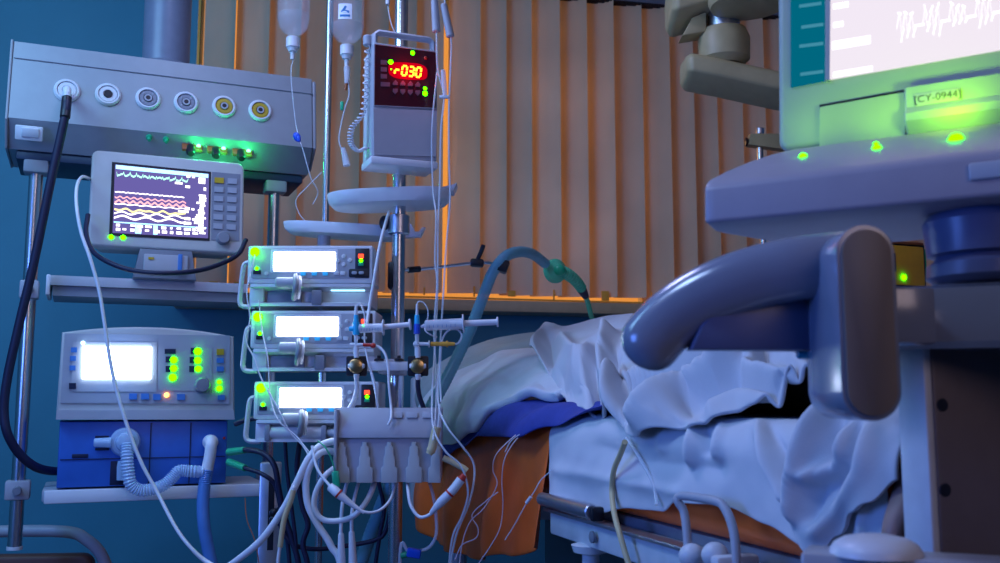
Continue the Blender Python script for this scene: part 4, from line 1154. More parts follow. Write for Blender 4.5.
cb('long pale cable from the patient monitor sagging across the ventilator to the module block', [(99, 184, 2.43), (90, 179, 2.39), (82, 177, 2.28), (77, 186, 2.16), (76.5, 205, 2.08), (81, 232, 2.06), (90, 258, 2.05), (99, 290, 2.05), (104, 320, 2.05), (110, 360, 2.05), (117, 392, 2.05), (128, 428, 2.05), (141, 462, 2.05), (156, 490, 2.05), (176, 528, 2.03), (192, 549, 2.02), (207, 562, 2.02), (222, 568, 2.0), (240, 558, 1.98), (263, 538, 1.96), (284, 508, 1.955), (297, 482, 1.955), (309, 458, 1.96), (322, 445, 1.975), (339, 440, 2.0)], 0.0037, 'white_cable', rf=lambda i, t: 1 + 0.95 * max(0, min(1, (t - 0.62) / 0.16)))
cb('dark power cable looped under the patient monitor', [(88, 215, 2.34), (86, 232, 2.30), (92, 250, 2.25), (108, 262, 2.20), (135, 271, 2.19), (170, 273, 2.20), (205, 269, 2.26), (236, 256, 2.36), (246, 240, 2.42)], 0.0058, 'navy_rubber')
o = cb('thick black gas hose hanging from the first outlet of the pendant', [(67, 95, 2.30), (66.5, 104, 2.285), (65, 116, 2.28), (60, 140, 2.28), (50, 185, 2.28), (34, 262, 2.28), (19, 325, 2.28), (8, 375, 2.28), (4, 408, 2.28), (7, 432, 2.28), (18, 452, 2.30), (34, 466, 2.33), (52, 471, 2.38), (75, 470, 2.45)], 0.0105, 'navy_rubber')
on_line(o, cyl(new(), P(67, 97, 2.292), P(65, 118, 2.278), 0.0115, 0.0120, 18, 0.002), 'hose_plug', 'black_plastic')
on_line(o, tube(new(), pp((67, 91, 2.375), (67, 90, 2.30), (67, 97, 2.29)), 0.010, 14, 6), 'elbow', 'white_plastic')
line('thin yellow-green line draped over the left handles of the syringe pumps', [(255, 255, YP - .02), (247, 290, YP - .03), (250, 318, YP - .03), (246, 340, YP - .03), (254, 358, YP - .03), (262, 380, YP - .035), (276, 405, YP - .05), (290, 432, YP - .04), (303, 446, YP - .04), (312, 462, YP - .06)], 0.0016, 'white_cable')
line('second thin line crossing the front of the bottom syringe pump', [(259, 300, YP - .02), (262, 330, YP - .02), (268, 360, YP - .035), (270, 395, YP - .035), (278, 420, YP - .045), (296, 436, YP - .04), (309, 452, YP - .05)], 0.0014, 'white_cable')
# dark cables tangled behind
dk = [
 ('black cable looping behind the bottom pump to the shelf', [(236, 424, 2.30), (246, 420, 2.26), (262, 417, 2.22)], 0.0060),
 ('black cable coming out beside the ventilator, upper of two', [(229, 452, 2.33), (245, 450, 2.27), (262, 453, 2.22), (274, 465, 2.2), (279, 490, 2.2), (284, 515, 2.2), (292, 540, 2.2), (300, 580, 2.2)], 0.0064),
 ('black cable coming out beside the ventilator, lower of two', [(229, 462, 2.33), (245, 468, 2.27), (262, 474, 2.22), (275, 485, 2.22), (281, 510, 2.22), (286, 530, 2.22), (290, 580, 2.22)], 0.0050),
 ('dark cable hanging straight behind the cream sleeve', [(285, 440, 2.2), (287, 470, 2.2), (292, 510, 2.2), (296, 545, 2.2), (298, 590, 2.2)], 0.0044),
 ('dark cable swinging from the pump stack to the lower right', [(300, 440, 2.18), (297, 470, 2.18), (302, 505, 2.18), (308, 525, 2.18), (303, 545, 2.18), (309, 580, 2.18)], 0.0060),
 ('dark cable slung low behind the hanging plugs', [(278, 520, 2.2), (290, 542, 2.2), (312, 549, 2.22), (345, 546, 2.24), (375, 540, 2.24), (386, 530, 2.24), (392, 500, 2.24)], 0.0052),
 ('dark cable hanging just left of the steel pole', [(378, 480, 2.24), (384, 510, 2.24), (379, 540, 2.24), (374, 590, 2.24)], 0.0046),
]
for (lab, pts, r) in dk:
    o = cb(lab, pts, r, 'navy_rubber')
    if 'beside the ventilator' in lab:
        on_line(o, cyl(new(), P(*pts[0]), P(*pts[1]), 0.009, 0.008, 14, 0.001), 'plug', 'green_plastic')
cb('thin rust coloured lead hanging under the equipment shelf', [(245, 498, 2.4), (247, 520, 2.38), (256, 545, 2.36), (262, 590, 2.34)], 0.0012, 'rust_plastic')
o = cb('short clear tube with a blue clip at the foot of the steel pole', [(400, 556, 2.0), (410, 553, 2.0), (428, 548, 2.0), (436, 535, 2.0), (436, 515, 2.0), (433, 495, 2.0), (428, 478, 2.02)], 0.0034, 'clear_line')
on_line(o, box(new(), P(414, 553, 1.995), (0.028, 0.016, 0.018), 0.003, Matrix.Rotation(R(10), 3, 'Y')), 'blue_clip', 'blue_plastic')
on_line(o, cyl(new(), P(401, 556, 2.0), P(408, 554, 2.0), 0.006, seg=12), 'connector', 'green_plastic')

# grey rack post with star knob between ventilator and pumps
fq = Fr((P(270, 500, 2.40).x, 2.40, 0), 10)
rp_ = thing('rack_post', 'slotted grey post with a black star knob right of the shelf', 'rack post', fq)
obj('post', box(new(), (0, 0, P(270, 462, 2.4).z / 2 + 0.02), (0.05, 0.03, P(270, 462, 2.4).z - 0.04), 0.004), 'steel', rp_)
zz = P(270, 515, 2.4).z
obj('slot', box(new(), (0.004, -0.0155, zz), (0.014, 0.003, 0.16)), 'black_plastic', rp_)
kn = new()
for k in range(5):
    a = 2 * PI * k / 5
    ell(kn, (0.022 + 0.013 * math.cos(a), -0.028, zz + 0.013 * math.sin(a)), (0.011, 0.009, 0.011), 12)
obj('star_knob', kn, 'black_plastic', rp_)
obj('base_plate', box(new(), (0, 0, 0.02), (0.2, 0.3, 0.04), 0.006), 'mid_plastic', rp_)

# ================================================================ BREATHING HOSE ON ITS ARM
fa = Fr(P(400, 268, 2.19), 0)
ha = thing('hose_arm', 'thin dark support arm with lever joint holding the breathing hose', 'support arm', fa)
A_ = fa.l
obj('rod', tube(new(), [A_(403, 270, 0.0), A_(417, 269.5, 0.02), A_(440, 267, 0.05), A_(475, 263, 0.10), A_(490, 263, 0.12), A_(498, 266, 0.13)], 0.0038, 10, 6), 'steel', ha)
obj('sleeve', cyl(new(), A_(408, 270, 0.01), A_(420, 269, 0.025), 0.0072, seg=14, bev=0.001), 'black_plastic', ha)
jt = obj('lever_joint', box(new(), A_(477, 263, 0.10), (0.032, 0.024, 0.019), 0.005, Matrix.Rotation(R(4), 3, 'Y')), 'black_plastic', ha)
obj('lever', tube(new(), [A_(477, 261, 0.095), A_(481, 252, 0.09), A_(483.5, 245, 0.085)], 0.0052, 10, 4), 'black_plastic', jt)
obj('hose_clip', box(new(), A_(502, 266, 0.115), (0.030, 0.038, 0.030), 0.004, Matrix.Rotation(R(20), 3, 'Y')), 'black_plastic', ha)
hp = pp((352, 600, 2.28), (362, 560, 2.30), (376, 520, 2.27), (392, 480, 2.26), (412, 440, 2.26), (436, 398, 2.28), (452, 368, 2.30), (470, 330, 2.31), (484, 294, 2.31), (493, 272, 2.30), (505, 257, 2.30), (518, 252, 2.34), (532, 254, 2.40), (546, 264, 2.46))
vh = cable('patient_hose', hp, 0.0165, 'teal_hose', 'teal breathing hose arching over its support arm to the patient', 'hose', n=18, seg=18, rf=lambda i, t: (1 + 0.045 * (1 if i % 2 else -1)) * (1 - 0.25 * t))
def onh(bm, n, m, par=None):
    return on_line(vh, bm, n, m) if par is None else None
c = P(555, 271, 2.49)
fl_ = on_line(vh, lathe(new(), [(0.016, -0.022), (0.020, -0.018), (0.030, -0.010), (0.032, 0.0), (0.030, 0.010), (0.018, 0.018), (0.013, 0.022)], c, (0.55, -0.80, 0.1), 30), 'filter', 'green_clear')
on_line(vh, ell(new(), c + Vector((0.01, -0.02, 0.0)), (0.016, 0.012, 0.015), 16), 'filter_hub', 'green_plastic')
on_line(vh, tube(new(), pp((558, 271, 2.48), (567, 274, 2.50), (576, 281, 2.53), (582, 289, 2.56)), 0.0165, 16, 8, rf=lambda i, t: (1 + 0.07 * (1 if i % 2 else -1)) * (1 - 0.2 * t)), 'catheter_mount', 'green_clear')
on_line(vh, cyl(new(), P(581, 288, 2.56), P(586, 297, 2.59), 0.0135, 0.009, 16, 0.002), 'mount_end', 'navy_rubber')
et = pp((585, 295, 2.585), (588, 303, 2.61), (592, 318, 2.68), (599, 330, 2.76), (604, 336, 2.80))
on_line(vh, tube(new(), et, 0.0070, 12, 6), 'airway_tube', 'green_clear')

# ================================================================ BED
A0 = Vector((0.107, 1.90, 0))
BF = Vector((math.sin(R(18.5)), -math.cos(R(18.5)), 0))     # towards the foot end
BN = Vector((math.cos(R(18.5)), math.sin(R(18.5)), 0))      # across, away from the camera side
def B(s, b, z):
    return A0 + BF * s + BN * b + Vector((0, 0, z))
def interp(tab, x):
    if x <= tab[0][0]:
        return tab[0][1]
    for (a, va), (b_, vb) in zip(tab, tab[1:]):
        if x <= b_:
            t = (x - a) / (b_ - a)
            t = t * t * (3 - 2 * t)
            return va + (vb - va) * t
    return tab[-1][1]
def sstep(x):
    x = max(0, min(1, x))
    return x * x * (3 - 2 * x)
ZT, RC = 0.912, 0.035
def prof_pt(s, t, off):
    """over the mattress edge: t<0 lies on top, t>0 hangs down the side"""
    q = RC * PI / 2
    if t <= 0:
        return B(s, RC - t, ZT + off), Vector((0, 0, 1))
    if t < q:
        a = t / RC
        n = BN * -math.sin(a) + Vector((0, 0, math.cos(a)))
        return B(s, RC, ZT - RC) + n * (RC + off), n
    return B(s, -off, ZT - RC - (t - q)), -BN
def dseg(p, a, b_):
    ax, ay = a; bx_, by_ = b_
    dx, dy = bx_ - ax, by_ - ay
    t = max(0, min(1, ((p[0] - ax) * dx + (p[1] - ay) * dy) / (dx * dx + dy * dy + 1e-9)))
    return math.hypot(p[0] - ax - dx * t, p[1] - ay - dy * t)
def folds(p, fl):
    q = proj(p)
    d = 0.0
    for (line_, A_, w_) in fl:
        m_ = min(dseg(q, a, b_) for a, b_ in zip(line_, line_[1:]))
        if m_ < 4.0 * w_:
            d += A_ * (0.55 * math.exp(-(m_ / w_) ** 2) + 0.75 * math.exp(-1.5 * m_ / w_))
    return d
def cloth_obj(name, pts, m, root=None, thick=0.005, sub=1):
    bm = grid(new(), pts)
    o = obj(name, bm, m, root, sharp=0)
    md = o.modifiers.new('thickness', 'SOLIDIFY'); md.thickness = thick; md.offset = 0
    if sub:
        ms = o.modifiers.new('smooth', 'SUBSURF'); ms.levels = sub; ms.render_levels = sub
    return o

fbed = Fr(B(0.0, 0.42, 0), -math.degrees(math.atan2(-BN.y, BN.x)))
bed = thing('hospital_bed', 'white hospital bed frame with chrome side rail under the orange mattress', 'bed', fbed)
ROTB = Matrix.Rotation(fbed.rot, 3, 'Z')
def bb(name, s0, s1, b0, b1, z0, z1, m, par, bev=0.004):
    bm = box(new(), B((s0 + s1) / 2, (b0 + b1) / 2, (z0 + z1) / 2), (abs(b1 - b0), abs(s1 - s0), z1 - z0), bev, ROTB)
    return child_world(name, bm, m, par)
bb('side_rail', 0.005, 0.96, -0.016, 0.03, 0.700, 0.742, 'bed_white', bed, 0.005)
bb('side_rail', -1.1, 0.96, 0.83, 0.88, 0.700, 0.742, 'bed_white', bed, 0.005)
bb('deck', -1.15, 0.96, 0.03, 0.83, 0.735, 0.758, 'mid_plastic', bed)
bb('rail_flange', 0.0, 0.96, -0.026, 0.0, 0.742, 0.748, 'steel', bed, 0.001)
for s_ in (-0.7, 0.55):
    bb('cross_beam', s_ - 0.03, s_ + 0.03, 0.0, 0.85, 0.64, 0.70, 'bed_white', bed)
bb('under_beam', -1.0, 0.9, 0.36, 0.48, 0.42, 0.60, 'mid_plastic', bed)
for s_ in (-0.95, 0.85):
    for b_ in (0.08, 0.76):
        lg = new()
        cyl(lg, B(s_, b_, 0.14), B(s_, b_, 0.66), 0.025, seg=18)
        leg = child_world('leg', lg, 'bed_white', bed)
        o = child_world('caster', lathe(new(), [(0.03, -0.02), (0.06, -0.017), (0.06, 0.017), (0.03, 0.02)], B(s_, b_, 0.06), BN, 22), 'black_plastic', bed)
        o2_ = child_world('caster_fork', box(new(), B(s_, b_, 0.115), (0.05, 0.04, 0.07), 0.006, ROTB), 'steel', bed)
child_world('grab_rail', cyl(new(), B(0.004, -0.030, 0.765), B(0.235, -0.030, 0.765), 0.0125, seg=22, bev=0.002), 'steel', bed)
child_world('rail_socket', box(new(), B(0.242, -0.024, 0.762), (0.022, 0.014, 0.024), 0.004, ROTB), 'black_plastic', bed)
child_world('rail_bolt', lathe(new(), [(0.010, 0), (0.010, 0.004), (0.006, 0.006), (0, 0.006)], B(0.222, -0.022, 0.722), -BN, 14), 'mid_plastic', bed)
child_world('bumper_cup', lathe(new(), [(0.015, -0.06), (0.015, -0.016), (0.030, -0.012), (0.034, 0.0), (0.02, 0.004)], B(0.16, 0.0, 0.70), (0, 0, 1), 22), 'white_plastic', bed)
# folding side loop and its pivots
lpw = pp((687, 590, 1.30), (688, 560, 1.305), (687, 535, 1.31), (684, 512, 1.32), (678, 502, 1.325), (679, 497, 1.325), (690, 496.5, 1.31), (715, 501, 1.265), (724, 507, 1.25), (732, 525, 1.235), (736, 550, 1.225), (737, 590, 1.22))
child_world('side_loop', tube(new(), lpw, 0.0058, 12, 6), 'grey_plastic', bed)
for (x, y, Y) in ((692, 556, 1.29), (715, 555, 1.25)):
    child_world('loop_pivot', ell(new(), P(x, y, Y), (0.017, 0.016, 0.016), 18), 'bed_white', bed)
child_world('pivot_bar', box(new(), P(735, 563, 1.235), (0.06, 0.02, 0.02), 0.005, ROTB), 'bed_white', bed)
# footboard: brown face; edge colour lightened where light strikes it
fb0, fb1 = 0.978, 1.018
brd = bb('footboard', fb0 + 0.002, fb1, -0.024, 0.90, 0.50, 1.03, 'board_brown', bed, 0.004)
bb('footboard_edge', fb0, fb1 - 0.002, -0.032, -0.022, 0.50, 1.032, 'board_lit_edge', bed, 0.003)
for (x, y) in ((942, 405), (945, 490)):
    d = ray(x, y)
    n_ = BF
    t_ = (B(fb1, 0, 0) - CAM).dot(n_) / d.dot(n_)
    child_world('bolt_hole', lathe(new(), [(0.0062, -0.003), (0.0062, 0.001), (0, 0.0012)], CAM + d * t_, n_, 16), 'black_plastic', bed)
bb('headboard', -1.22, -1.18, 0.0, 0.85, 0.62, 1.02, 'bed_white', bed, 0.01)

# mattress
fmat = Fr(B(0.0, 0.42, 0.76), math.degrees(fbed.rot))
bm = box(new(), B(-0.14, 0.43, (0.76 + ZT) / 2), (0.84, 2.06, ZT - 0.76), 0.03, ROTB, 4)
o = obj('mattress', bm, 'orange_vinyl'); recenter(o)
tag(o, 'bright orange vinyl mattress showing below the white sheet', 'mattress')

# orange cover hanging over the side near the head end
pts = []
for i in range(41):
    s = -0.98 + 0.98 * i / 40
    row = []
    zl = interp([(-0.98, 0.60), (-0.78, 0.575), (-0.45, 0.585), (-0.20, 0.63), (0.0, 0.672)], s)
    for j in range(25):
        t = -0.10 + (ZT - zl + 0.10 + 0.02) * j / 24
        p, n = prof_pt(s, t, 0.006)
        hang = sstep((t - 0.03) / 0.25)
        k = 0.014 * math.sin(s * 19 + 0.6) + 0.008 * math.sin(s * 43 + t * 8) + 0.012 * noise.noise(Vector((s * 6, t * 6, 3)))
        row.append(p + n * (0.004 + hang * (0.02 + k)))
    pts.append(row)
o = cloth_obj('mattress_cover', pts, 'orange_vinyl', None, 0.004)
tag(o, 'orange vinyl cover hanging down the bed side under the blue cloth', 'cover')

# sheet over the mattress side
sf = [([(697, 425), (696, 440), (694, 462)], 0.0160, 5), ([(708, 428), (708, 450)], -0.0128, 5), ([(724, 428), (722, 440), (720, 455)], 0.0128, 5),
      ([(757, 420), (766, 436), (774, 452), (789, 479), (800, 500)], 0.0256, 7), ([(772, 432), (782, 450), (797, 474)], -0.0160, 5), ([(668, 430), (664, 448)], 0.0080, 5),
      ([(600, 445), (650, 462), (720, 468)], -0.0064, 12), ([(560, 470), (620, 480), (680, 492)], 0.0064, 7), ([(835, 540), (848, 515), (858, 500)], 0.0096, 4), ([(862, 545), (866, 520), (868, 505)], 0.0096, 4)]
hem = [(0.0, 0.770), (0.10, 0.764), (0.22, 0.762), (0.36, 0.782), (0.44, 0.786), (0.5, 0.806), (0.62, 0.812), (0.72, 0.800), (0.82, 0.782), (0.90, 0.772), (0.958, 0.775)]
pts = []
for i in range(161):
    s = 0.0 + 0.936 * i / 160
    row = []
    L_ = ZT - interp(hem, s) + RC * (PI / 2 - 1)
    for j in range(44):
        f_ = j / 43
        t = -0.80 + 0.80 * (f_ / 0.35) if f_ < 0.35 else L_ * (f_ - 0.35) / 0.65
        p, n = prof_pt(s, t, 0.010)
        h_ = sstep(t / 0.05)
        k = folds(p, sf) + 0.0035 * noise.noise(Vector((s * 9, t * 14, 1))) + 0.0015 * noise.noise(Vector((s * 30, t * 30, 2)))
        low = sstep((t - 0.08) / 0.08)
        row.append(p + n * (0.003 + h_ * k * 0.9 + low * 0.006 * math.sin(s * 26)))
    pts.append(row)
o = cloth_obj('bed_sheet', pts, 'sheet_white', None, 0.003)
tag(o, 'smooth white bottom sheet stretched over the mattress side', 'sheet')

# dark blue cloth folded over the edge
pts = []
for i in range(61):
    s = -0.92 + 1.20 * i / 60
    row = []
    lowz = interp([(-0.92, 0.74), (-0.7, 0.80), (-0.52, 0.835), (-0.35, 0.868), (-0.1, 0.872), (0.05, 0.888), (0.16, 0.902), (0.28, 0.914)], s)
    L_ = ZT - lowz + 0.018
    for j in range(26):
        t0_ = -0.06 - 0.16 * sstep((s + 0.35) / 0.3)
        t = t0_ + (L_ - t0_) * j / 25
        p, n = prof_pt(s, t, 0.016)
        k = 0.010 * math.sin((s * 0.8 + t * 2.2) * 34) * sstep((t + 0.2) / 0.1) + 0.010 * noise.noise(Vector((s * 8, t * 12, 7)))
        row.append(p + n * (0.012 + k * 0.8 + 0.012 * sstep((t + 0.02) / 0.08)))
    pts.append(row)
o = cloth_obj('folded_cloth', pts, 'navy_cloth', None, 0.004)
tag(o, 'dark blue cloth hanging over the orange cover below the pillow', 'cloth')

# pillows
def pillow(name, label, c, half, rots, m, sag):
    bm = new()
    n1, n2 = 44, 26
    rows = []
    for i in range(n2 + 1):
        v = -1 + 2 * i / n2
        row = []
        for k in range(n1):
            a = 2 * PI * k / n1
            r_ = max(0.0, 1 - abs(v) ** 2.6) ** 0.42
            ca, sa = math.cos(a), math.sin(a)
            x = math.copysign(abs(ca) ** 0.62, ca) * (0.55 + 0.45 * r_)
            y = math.copysign(abs(sa) ** 0.62, sa) * (0.55 + 0.45 * r_)
            if i in (0, n2):
                x *= 0.98; y *= 0.98
            p = Vector((x * half[0], y * half[1], v * half[2]))
            w_ = 0.012 * noise.noise(Vector((x * 2.2, y * 2.2, v + sag))) + 0.006 * noise.noise(Vector((x * 6, y * 6, v * 2 + sag)))
            p += p.normalized() * w_
            p.z -= sag * 0.02 * (x * x)
            row.append(bm.verts.new(p))
        rows.append(row)
    for a_, b_ in zip(rows, rows[1:]):
        for k in range(n1):
            bm.faces.new((a_[k], a_[(k + 1) % n1], b_[(k + 1) % n1], b_[k]))
    bm.faces.new(list(reversed(rows[0]))); bm.faces.new(rows[-1])
    rm = Matrix.Rotation(R(rots[2]), 4, 'Z') @ Matrix.Rotation(R(rots[1]), 4, 'Y') @ Matrix.Rotation(R(rots[0]), 4, 'X')
    bmesh.ops.transform(bm, matrix=Matrix.Translation(c) @ rm, verts=bm.verts)
    o = obj(name, bm, m, None, sharp=0)
    ms = o.modifiers.new('smooth', 'SUBSURF'); ms.levels = 1; ms.render_levels = 1
    recenter(o)
    return tag(o, label, 'pillow')
pts = []
pf = [([(470, 430), (480, 410), (500, 396)], 0.006, 6), ([(500, 405), (520, 385), (540, 372)], -0.007, 7), ([(486, 400), (470, 395), (462, 408)], 0.006, 5), ([(448, 428), (470, 424), (500, 410), (536, 398)], 0.010, 5), ([(455, 418), (485, 408), (530, 390)], -0.006, 5), ([(500, 372), (510, 360)], 0.006, 6)]
for i in range(81):
    s = -0.93 + 0.85 * i / 80
    row = []
    th = interp([(-0.93, 0.09), (-0.82, 0.120), (-0.6, 0.090), (-0.4, 0.056), (-0.2, 0.018), (-0.08, 0.0)], s)
    puff = interp([(-0.93, 0.035), (-0.85, 0.085), (-0.65, 0.105), (-0.45, 0.085), (-0.25, 0.045), (-0.08, 0.008)], s)
    for j in range(47):
        c = j / 46
        t = th + (-0.36 - th) * c ** 1.2
        p, n = prof_pt(s, t, 0.034)
        bq = RC - t
        w_ = math.sin(min(1, max(0, (bq + 0.02) / 0.20)) * PI / 2) * (1 - sstep((bq - 0.22) / 0.14))
        p.z += puff * w_
        k = folds(p, pf) + 0.008 * noise.noise(Vector((s * 7, bq * 9, 12))) + 0.003 * noise.noise(Vector((s * 20, bq * 20, 5)))
        edge = 0.020 * math.sin(min(1, (th - t) / 0.10) * PI / 2)
        nn = (n + Vector((0, 0, 0.4)) - BN * 0.5).normalized() if t < 0 else n
        row.append(p + nn * (k + edge + 0.004))
    pts.append(row)
o = cloth_obj('pillow', pts, 'pillow_white', None, 0.022)
tag(o, 'plump white pillow at the head end above the blue cloth', 'pillow')
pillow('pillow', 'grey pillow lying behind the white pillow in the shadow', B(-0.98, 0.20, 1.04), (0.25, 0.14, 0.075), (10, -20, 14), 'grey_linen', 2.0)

# blanket: lies over the body, its hem wandering along the mattress edge
bf = [([(552, 332), (539, 350), (537, 373), (543, 400)], 0.030, 8), ([(551, 346), (549, 368), (552, 390)], -0.024, 8), ([(566, 346), (574, 356), (581, 362), (578, 385)], 0.022, 7), ([(563, 372), (566, 392)], -0.014, 6),
      ([(590, 352), (586, 372), (588, 400)], 0.020, 6), ([(600, 352), (595, 372), (595, 386), (600, 408)], -0.036, 8),
      ([(612, 346), (606, 367), (608, 394), (622, 416)], 0.042, 8), ([(618, 362), (616, 385), (624, 402)], -0.020, 6), ([(634, 356), (626, 372), (629, 392)], 0.016, 6),
      ([(620, 407), (652, 390), (693, 367), (722, 348)], 0.034, 8), ([(636, 413), (662, 398), (690, 381), (728, 354)], -0.036, 8), ([(652, 428), (681, 406), (716, 384), (743, 350)], 0.046, 9), ([(690, 412), (722, 394), (746, 374)], -0.026, 9),
      ([(640, 386), (676, 364), (700, 350)], 0.012, 5), ([(632, 378), (660, 362), (684, 350)], -0.012, 6),
      ([(747, 377), (763, 388), (796, 402)], 0.034, 7), ([(742, 384), (760, 400), (784, 407)], -0.012, 6), ([(757, 350), (751, 374)], 0.020, 5), ([(765, 356), (768, 376)], -0.016, 6), ([(780, 352), (800, 370), (815, 388)], 0.018, 8), ([(716, 416), (740, 406), (770, 410)], 0.016, 7),
      ([(860, 424), (857, 440), (853, 456), (838, 468), (822, 476)], 0.022, 5), ([(838, 412), (818, 446), (809, 485), (806, 515)], 0.020, 6), ([(880, 425), (872, 460), (850, 500), (828, 530)], 0.012, 9), ([(845, 430), (838, 455)], -0.016, 7), ([(826, 490), (822, 520)], -0.010, 7), ([(868, 440), (862, 470), (846, 486)], -0.012, 7)]
H_ = [(-0.8, 0.20), (-0.5, 0.215), (-0.2, 0.205), (0.1, 0.185), (0.4, 0.155), (0.7, 0.125), (0.96, 0.105)]
hang = [(-0.06, 0.0), (0.05, 0.012), (0.25, 0.022), (0.40, 0.046), (0.55, 0.034), (0.66, 0.012), (0.715, 0.004), (0.772, -0.018), (0.79, -0.010), (0.812, 0.14), (0.84, 0.155), (0.87, 0.125), (0.90, 0.098), (0.93, 0.085), (0.962, 0.06)]
NS, NB = 230, 112
pts = []
for i in range(NS + 1):
    row = []
    for j in range(NB + 1):
        c = (j / NB) ** 1.35
        b0 = 0.86 * c
        b0 = 0.035 + 0.80 * c
        sl_ = -0.04 - 0.32 * min(1, max(0, b0 - 0.035) / 0.055) - 0.38 * min(1, max(0, b0 - 0.09) / 0.23)
        s = sl_ + (0.962 - sl_) * i / NS
        th = interp(hang, s)
        t = th + (-0.80 - th) * c
        p, n = prof_pt(s, t, 0.022)
        bq = max(0, RC - t) - 0.0
        up_ = sstep((bq - 0.02) / 0.06) * 0.30 + 0.70 * math.sin(min(1, max(0, (bq - 0.02) / 0.34)) * PI / 2)
        dn_ = 1 - sstep((bq - 0.50) / 0.34)
        p.z += interp(H_, s) * up_ * dn_
        p.z += 0.014 * math.exp(-((s - 0.762) / 0.05) ** 2) * math.exp(-(max(0, bq - 0.08) / 0.10) ** 2)
        nn = (n + Vector((0, 0, 0.4)) - BN * 0.55).normalized() if t < 0 else n
        k = folds(p, bf) * (1 - sstep((bq - 0.24) / 0.14))
        k += 0.010 * noise.noise(Vector((s * 5 + bq * 3, bq * 9 - s * 2, 4))) + 0.005 * noise.noise(Vector((s * 12 + bq * 8, bq * 18 - s * 6, 9)))
        if t > 0.03:
            k += 0.006 * math.sin(s * 70)
        row.append(p + nn * (0.006 + k))
    pts.append(row)
o = cloth_obj('blanket', pts, 'blanket_white', None, 0.006)
tag(o, 'crumpled white blanket heaped over the person in the bed', 'blanket')

# ================================================================ PERSON UNDER THE BLANKET
me = bpy.data.meshes.new('body')
rad = []
vs, es = [], []
def V_(p, r, par=None):
    vs.append(p); rad.append(r)
    if par is not None:
        es.append((par, len(vs) - 1))
    return len(vs) - 1
ZB = 0.99
pel = V_(B(0.0, 0.40, ZB), 0.105)
wst = V_(B(-0.15, 0.40, ZB + 0.005), 0.10, pel)
chs = V_(B(-0.40, 0.43, ZB + 0.012), 0.112, wst)
shl = V_(B(-0.58, 0.45, ZB + 0.015), 0.10, chs)
nck = V_(B(-0.69, 0.47, ZB + 0.03), 0.052, shl)
hd0 = V_(B(-0.78, 0.48, ZB + 0.055), 0.074, nck)
hd1 = V_(B(-0.86, 0.48, ZB + 0.065), 0.082, hd0)
hd2 = V_(B(-0.92, 0.48, ZB + 0.06), 0.066, hd1)
nose = V_(B(-0.825, 0.48, ZB + 0.15), 0.013, hd1)
for sg in (-1, 1):
    a1_ = V_(B(-0.56, 0.45 + sg * 0.155, ZB), 0.052, shl)
    a2_ = V_(B(-0.28, 0.43 + sg * 0.205, ZB - 0.02), 0.042, a1_)
    a3_ = V_(B(0.03, 0.40 + sg * 0.19, ZB - 0.01), 0.028, a2_)
    a4_ = V_(B(0.10, 0.40 + sg * 0.18, ZB - 0.01), 0.030, a3_)
    for k in range(4):
        f1 = V_(B(0.15, 0.40 + sg * (0.155 + 0.016 * k), ZB - 0.012), 0.009, a4_)
        V_(B(0.185 - 0.006 * abs(k - 1.5), 0.40 + sg * (0.150 + 0.019 * k), ZB - 0.02), 0.008, f1)
    th_ = V_(B(0.10, 0.40 + sg * 0.140, ZB), 0.010, a3_); V_(B(0.135, 0.40 + sg * 0.128, ZB), 0.009, th_)
# far leg straight, near leg reaching to the corner with the foot over the mattress end
k1 = V_(B(0.10, 0.50, ZB - 0.005), 0.078, pel)
k2 = V_(B(0.45, 0.52, ZB), 0.058, k1)
k3 = V_(B(0.80, 0.52, ZB - 0.01), 0.036, k2)
k4 = V_(B(0.86, 0.52, ZB + 0.02), 0.036, k3)
k5 = V_(B(0.875, 0.52, ZB + 0.09), 0.026, k4)
j1 = V_(B(0.10, 0.30, ZB - 0.005), 0.078, pel)
j2 = V_(B(0.45, 0.25, ZB - 0.005), 0.054, j1)
j3 = V_(B(0.80, 0.155, 0.962), 0.032, j2)
j4 = V_(B(0.912, 0.075, 0.925), 0.030, j3)
j5 = V_(B(0.945, 0.030, 0.880), 0.027, j4)
j6 = V_(B(0.955, 0.004, 0.858), 0.024, j5)
for k, (w_, l_, r_) in enumerate(((-0.034, 0.052, 0.0125), (-0.014, 0.050, 0.0092), (0.003, 0.045, 0.0088), (0.018, 0.040, 0.0084), (0.032, 0.033, 0.0080))):
    q_ = V_(B(0.957, 0.004 + w_ * 0.8, 0.835), r_, j6)
    V_(B(0.955, 0.004 + w_, 0.835 - l_), r_ * 0.92, q_)
me.from_pydata([tuple(v) for v in vs], es, [])
po = bpy.data.objects.new('body', me)
COL.objects.link(po)
sk = po.modifiers.new('skin', 'SKIN')
sk.use_smooth_shade = True
for k, r_ in enumerate(rad):
    me.skin_vertices[0].data[k].radius = (r_, r_)
    me.skin_vertices[0].data[k].use_root = (k == 0)
ms = po.modifiers.new('smooth', 'SUBSURF'); ms.levels = 2; ms.render_levels = 2
me.materials.append(M['skin'])
fper = Fr(B(0.0, 0.40, ZT), math.degrees(fbed.rot))
per = thing('person', 'person lying under the white blanket, just one bare foot showing', 'person', fper)
mw = Matrix.Translation(per.location) @ per.rotation_euler.to_matrix().to_4x4()
me.transform(mw.inverted())
po.parent = per
hr_ = new()
ell(hr_, B(-0.885, 0.48, ZB + 0.040), (0.098, 0.084, 0.078), 24, ROTB)
child_world('hair', hr_, 'hair', per)

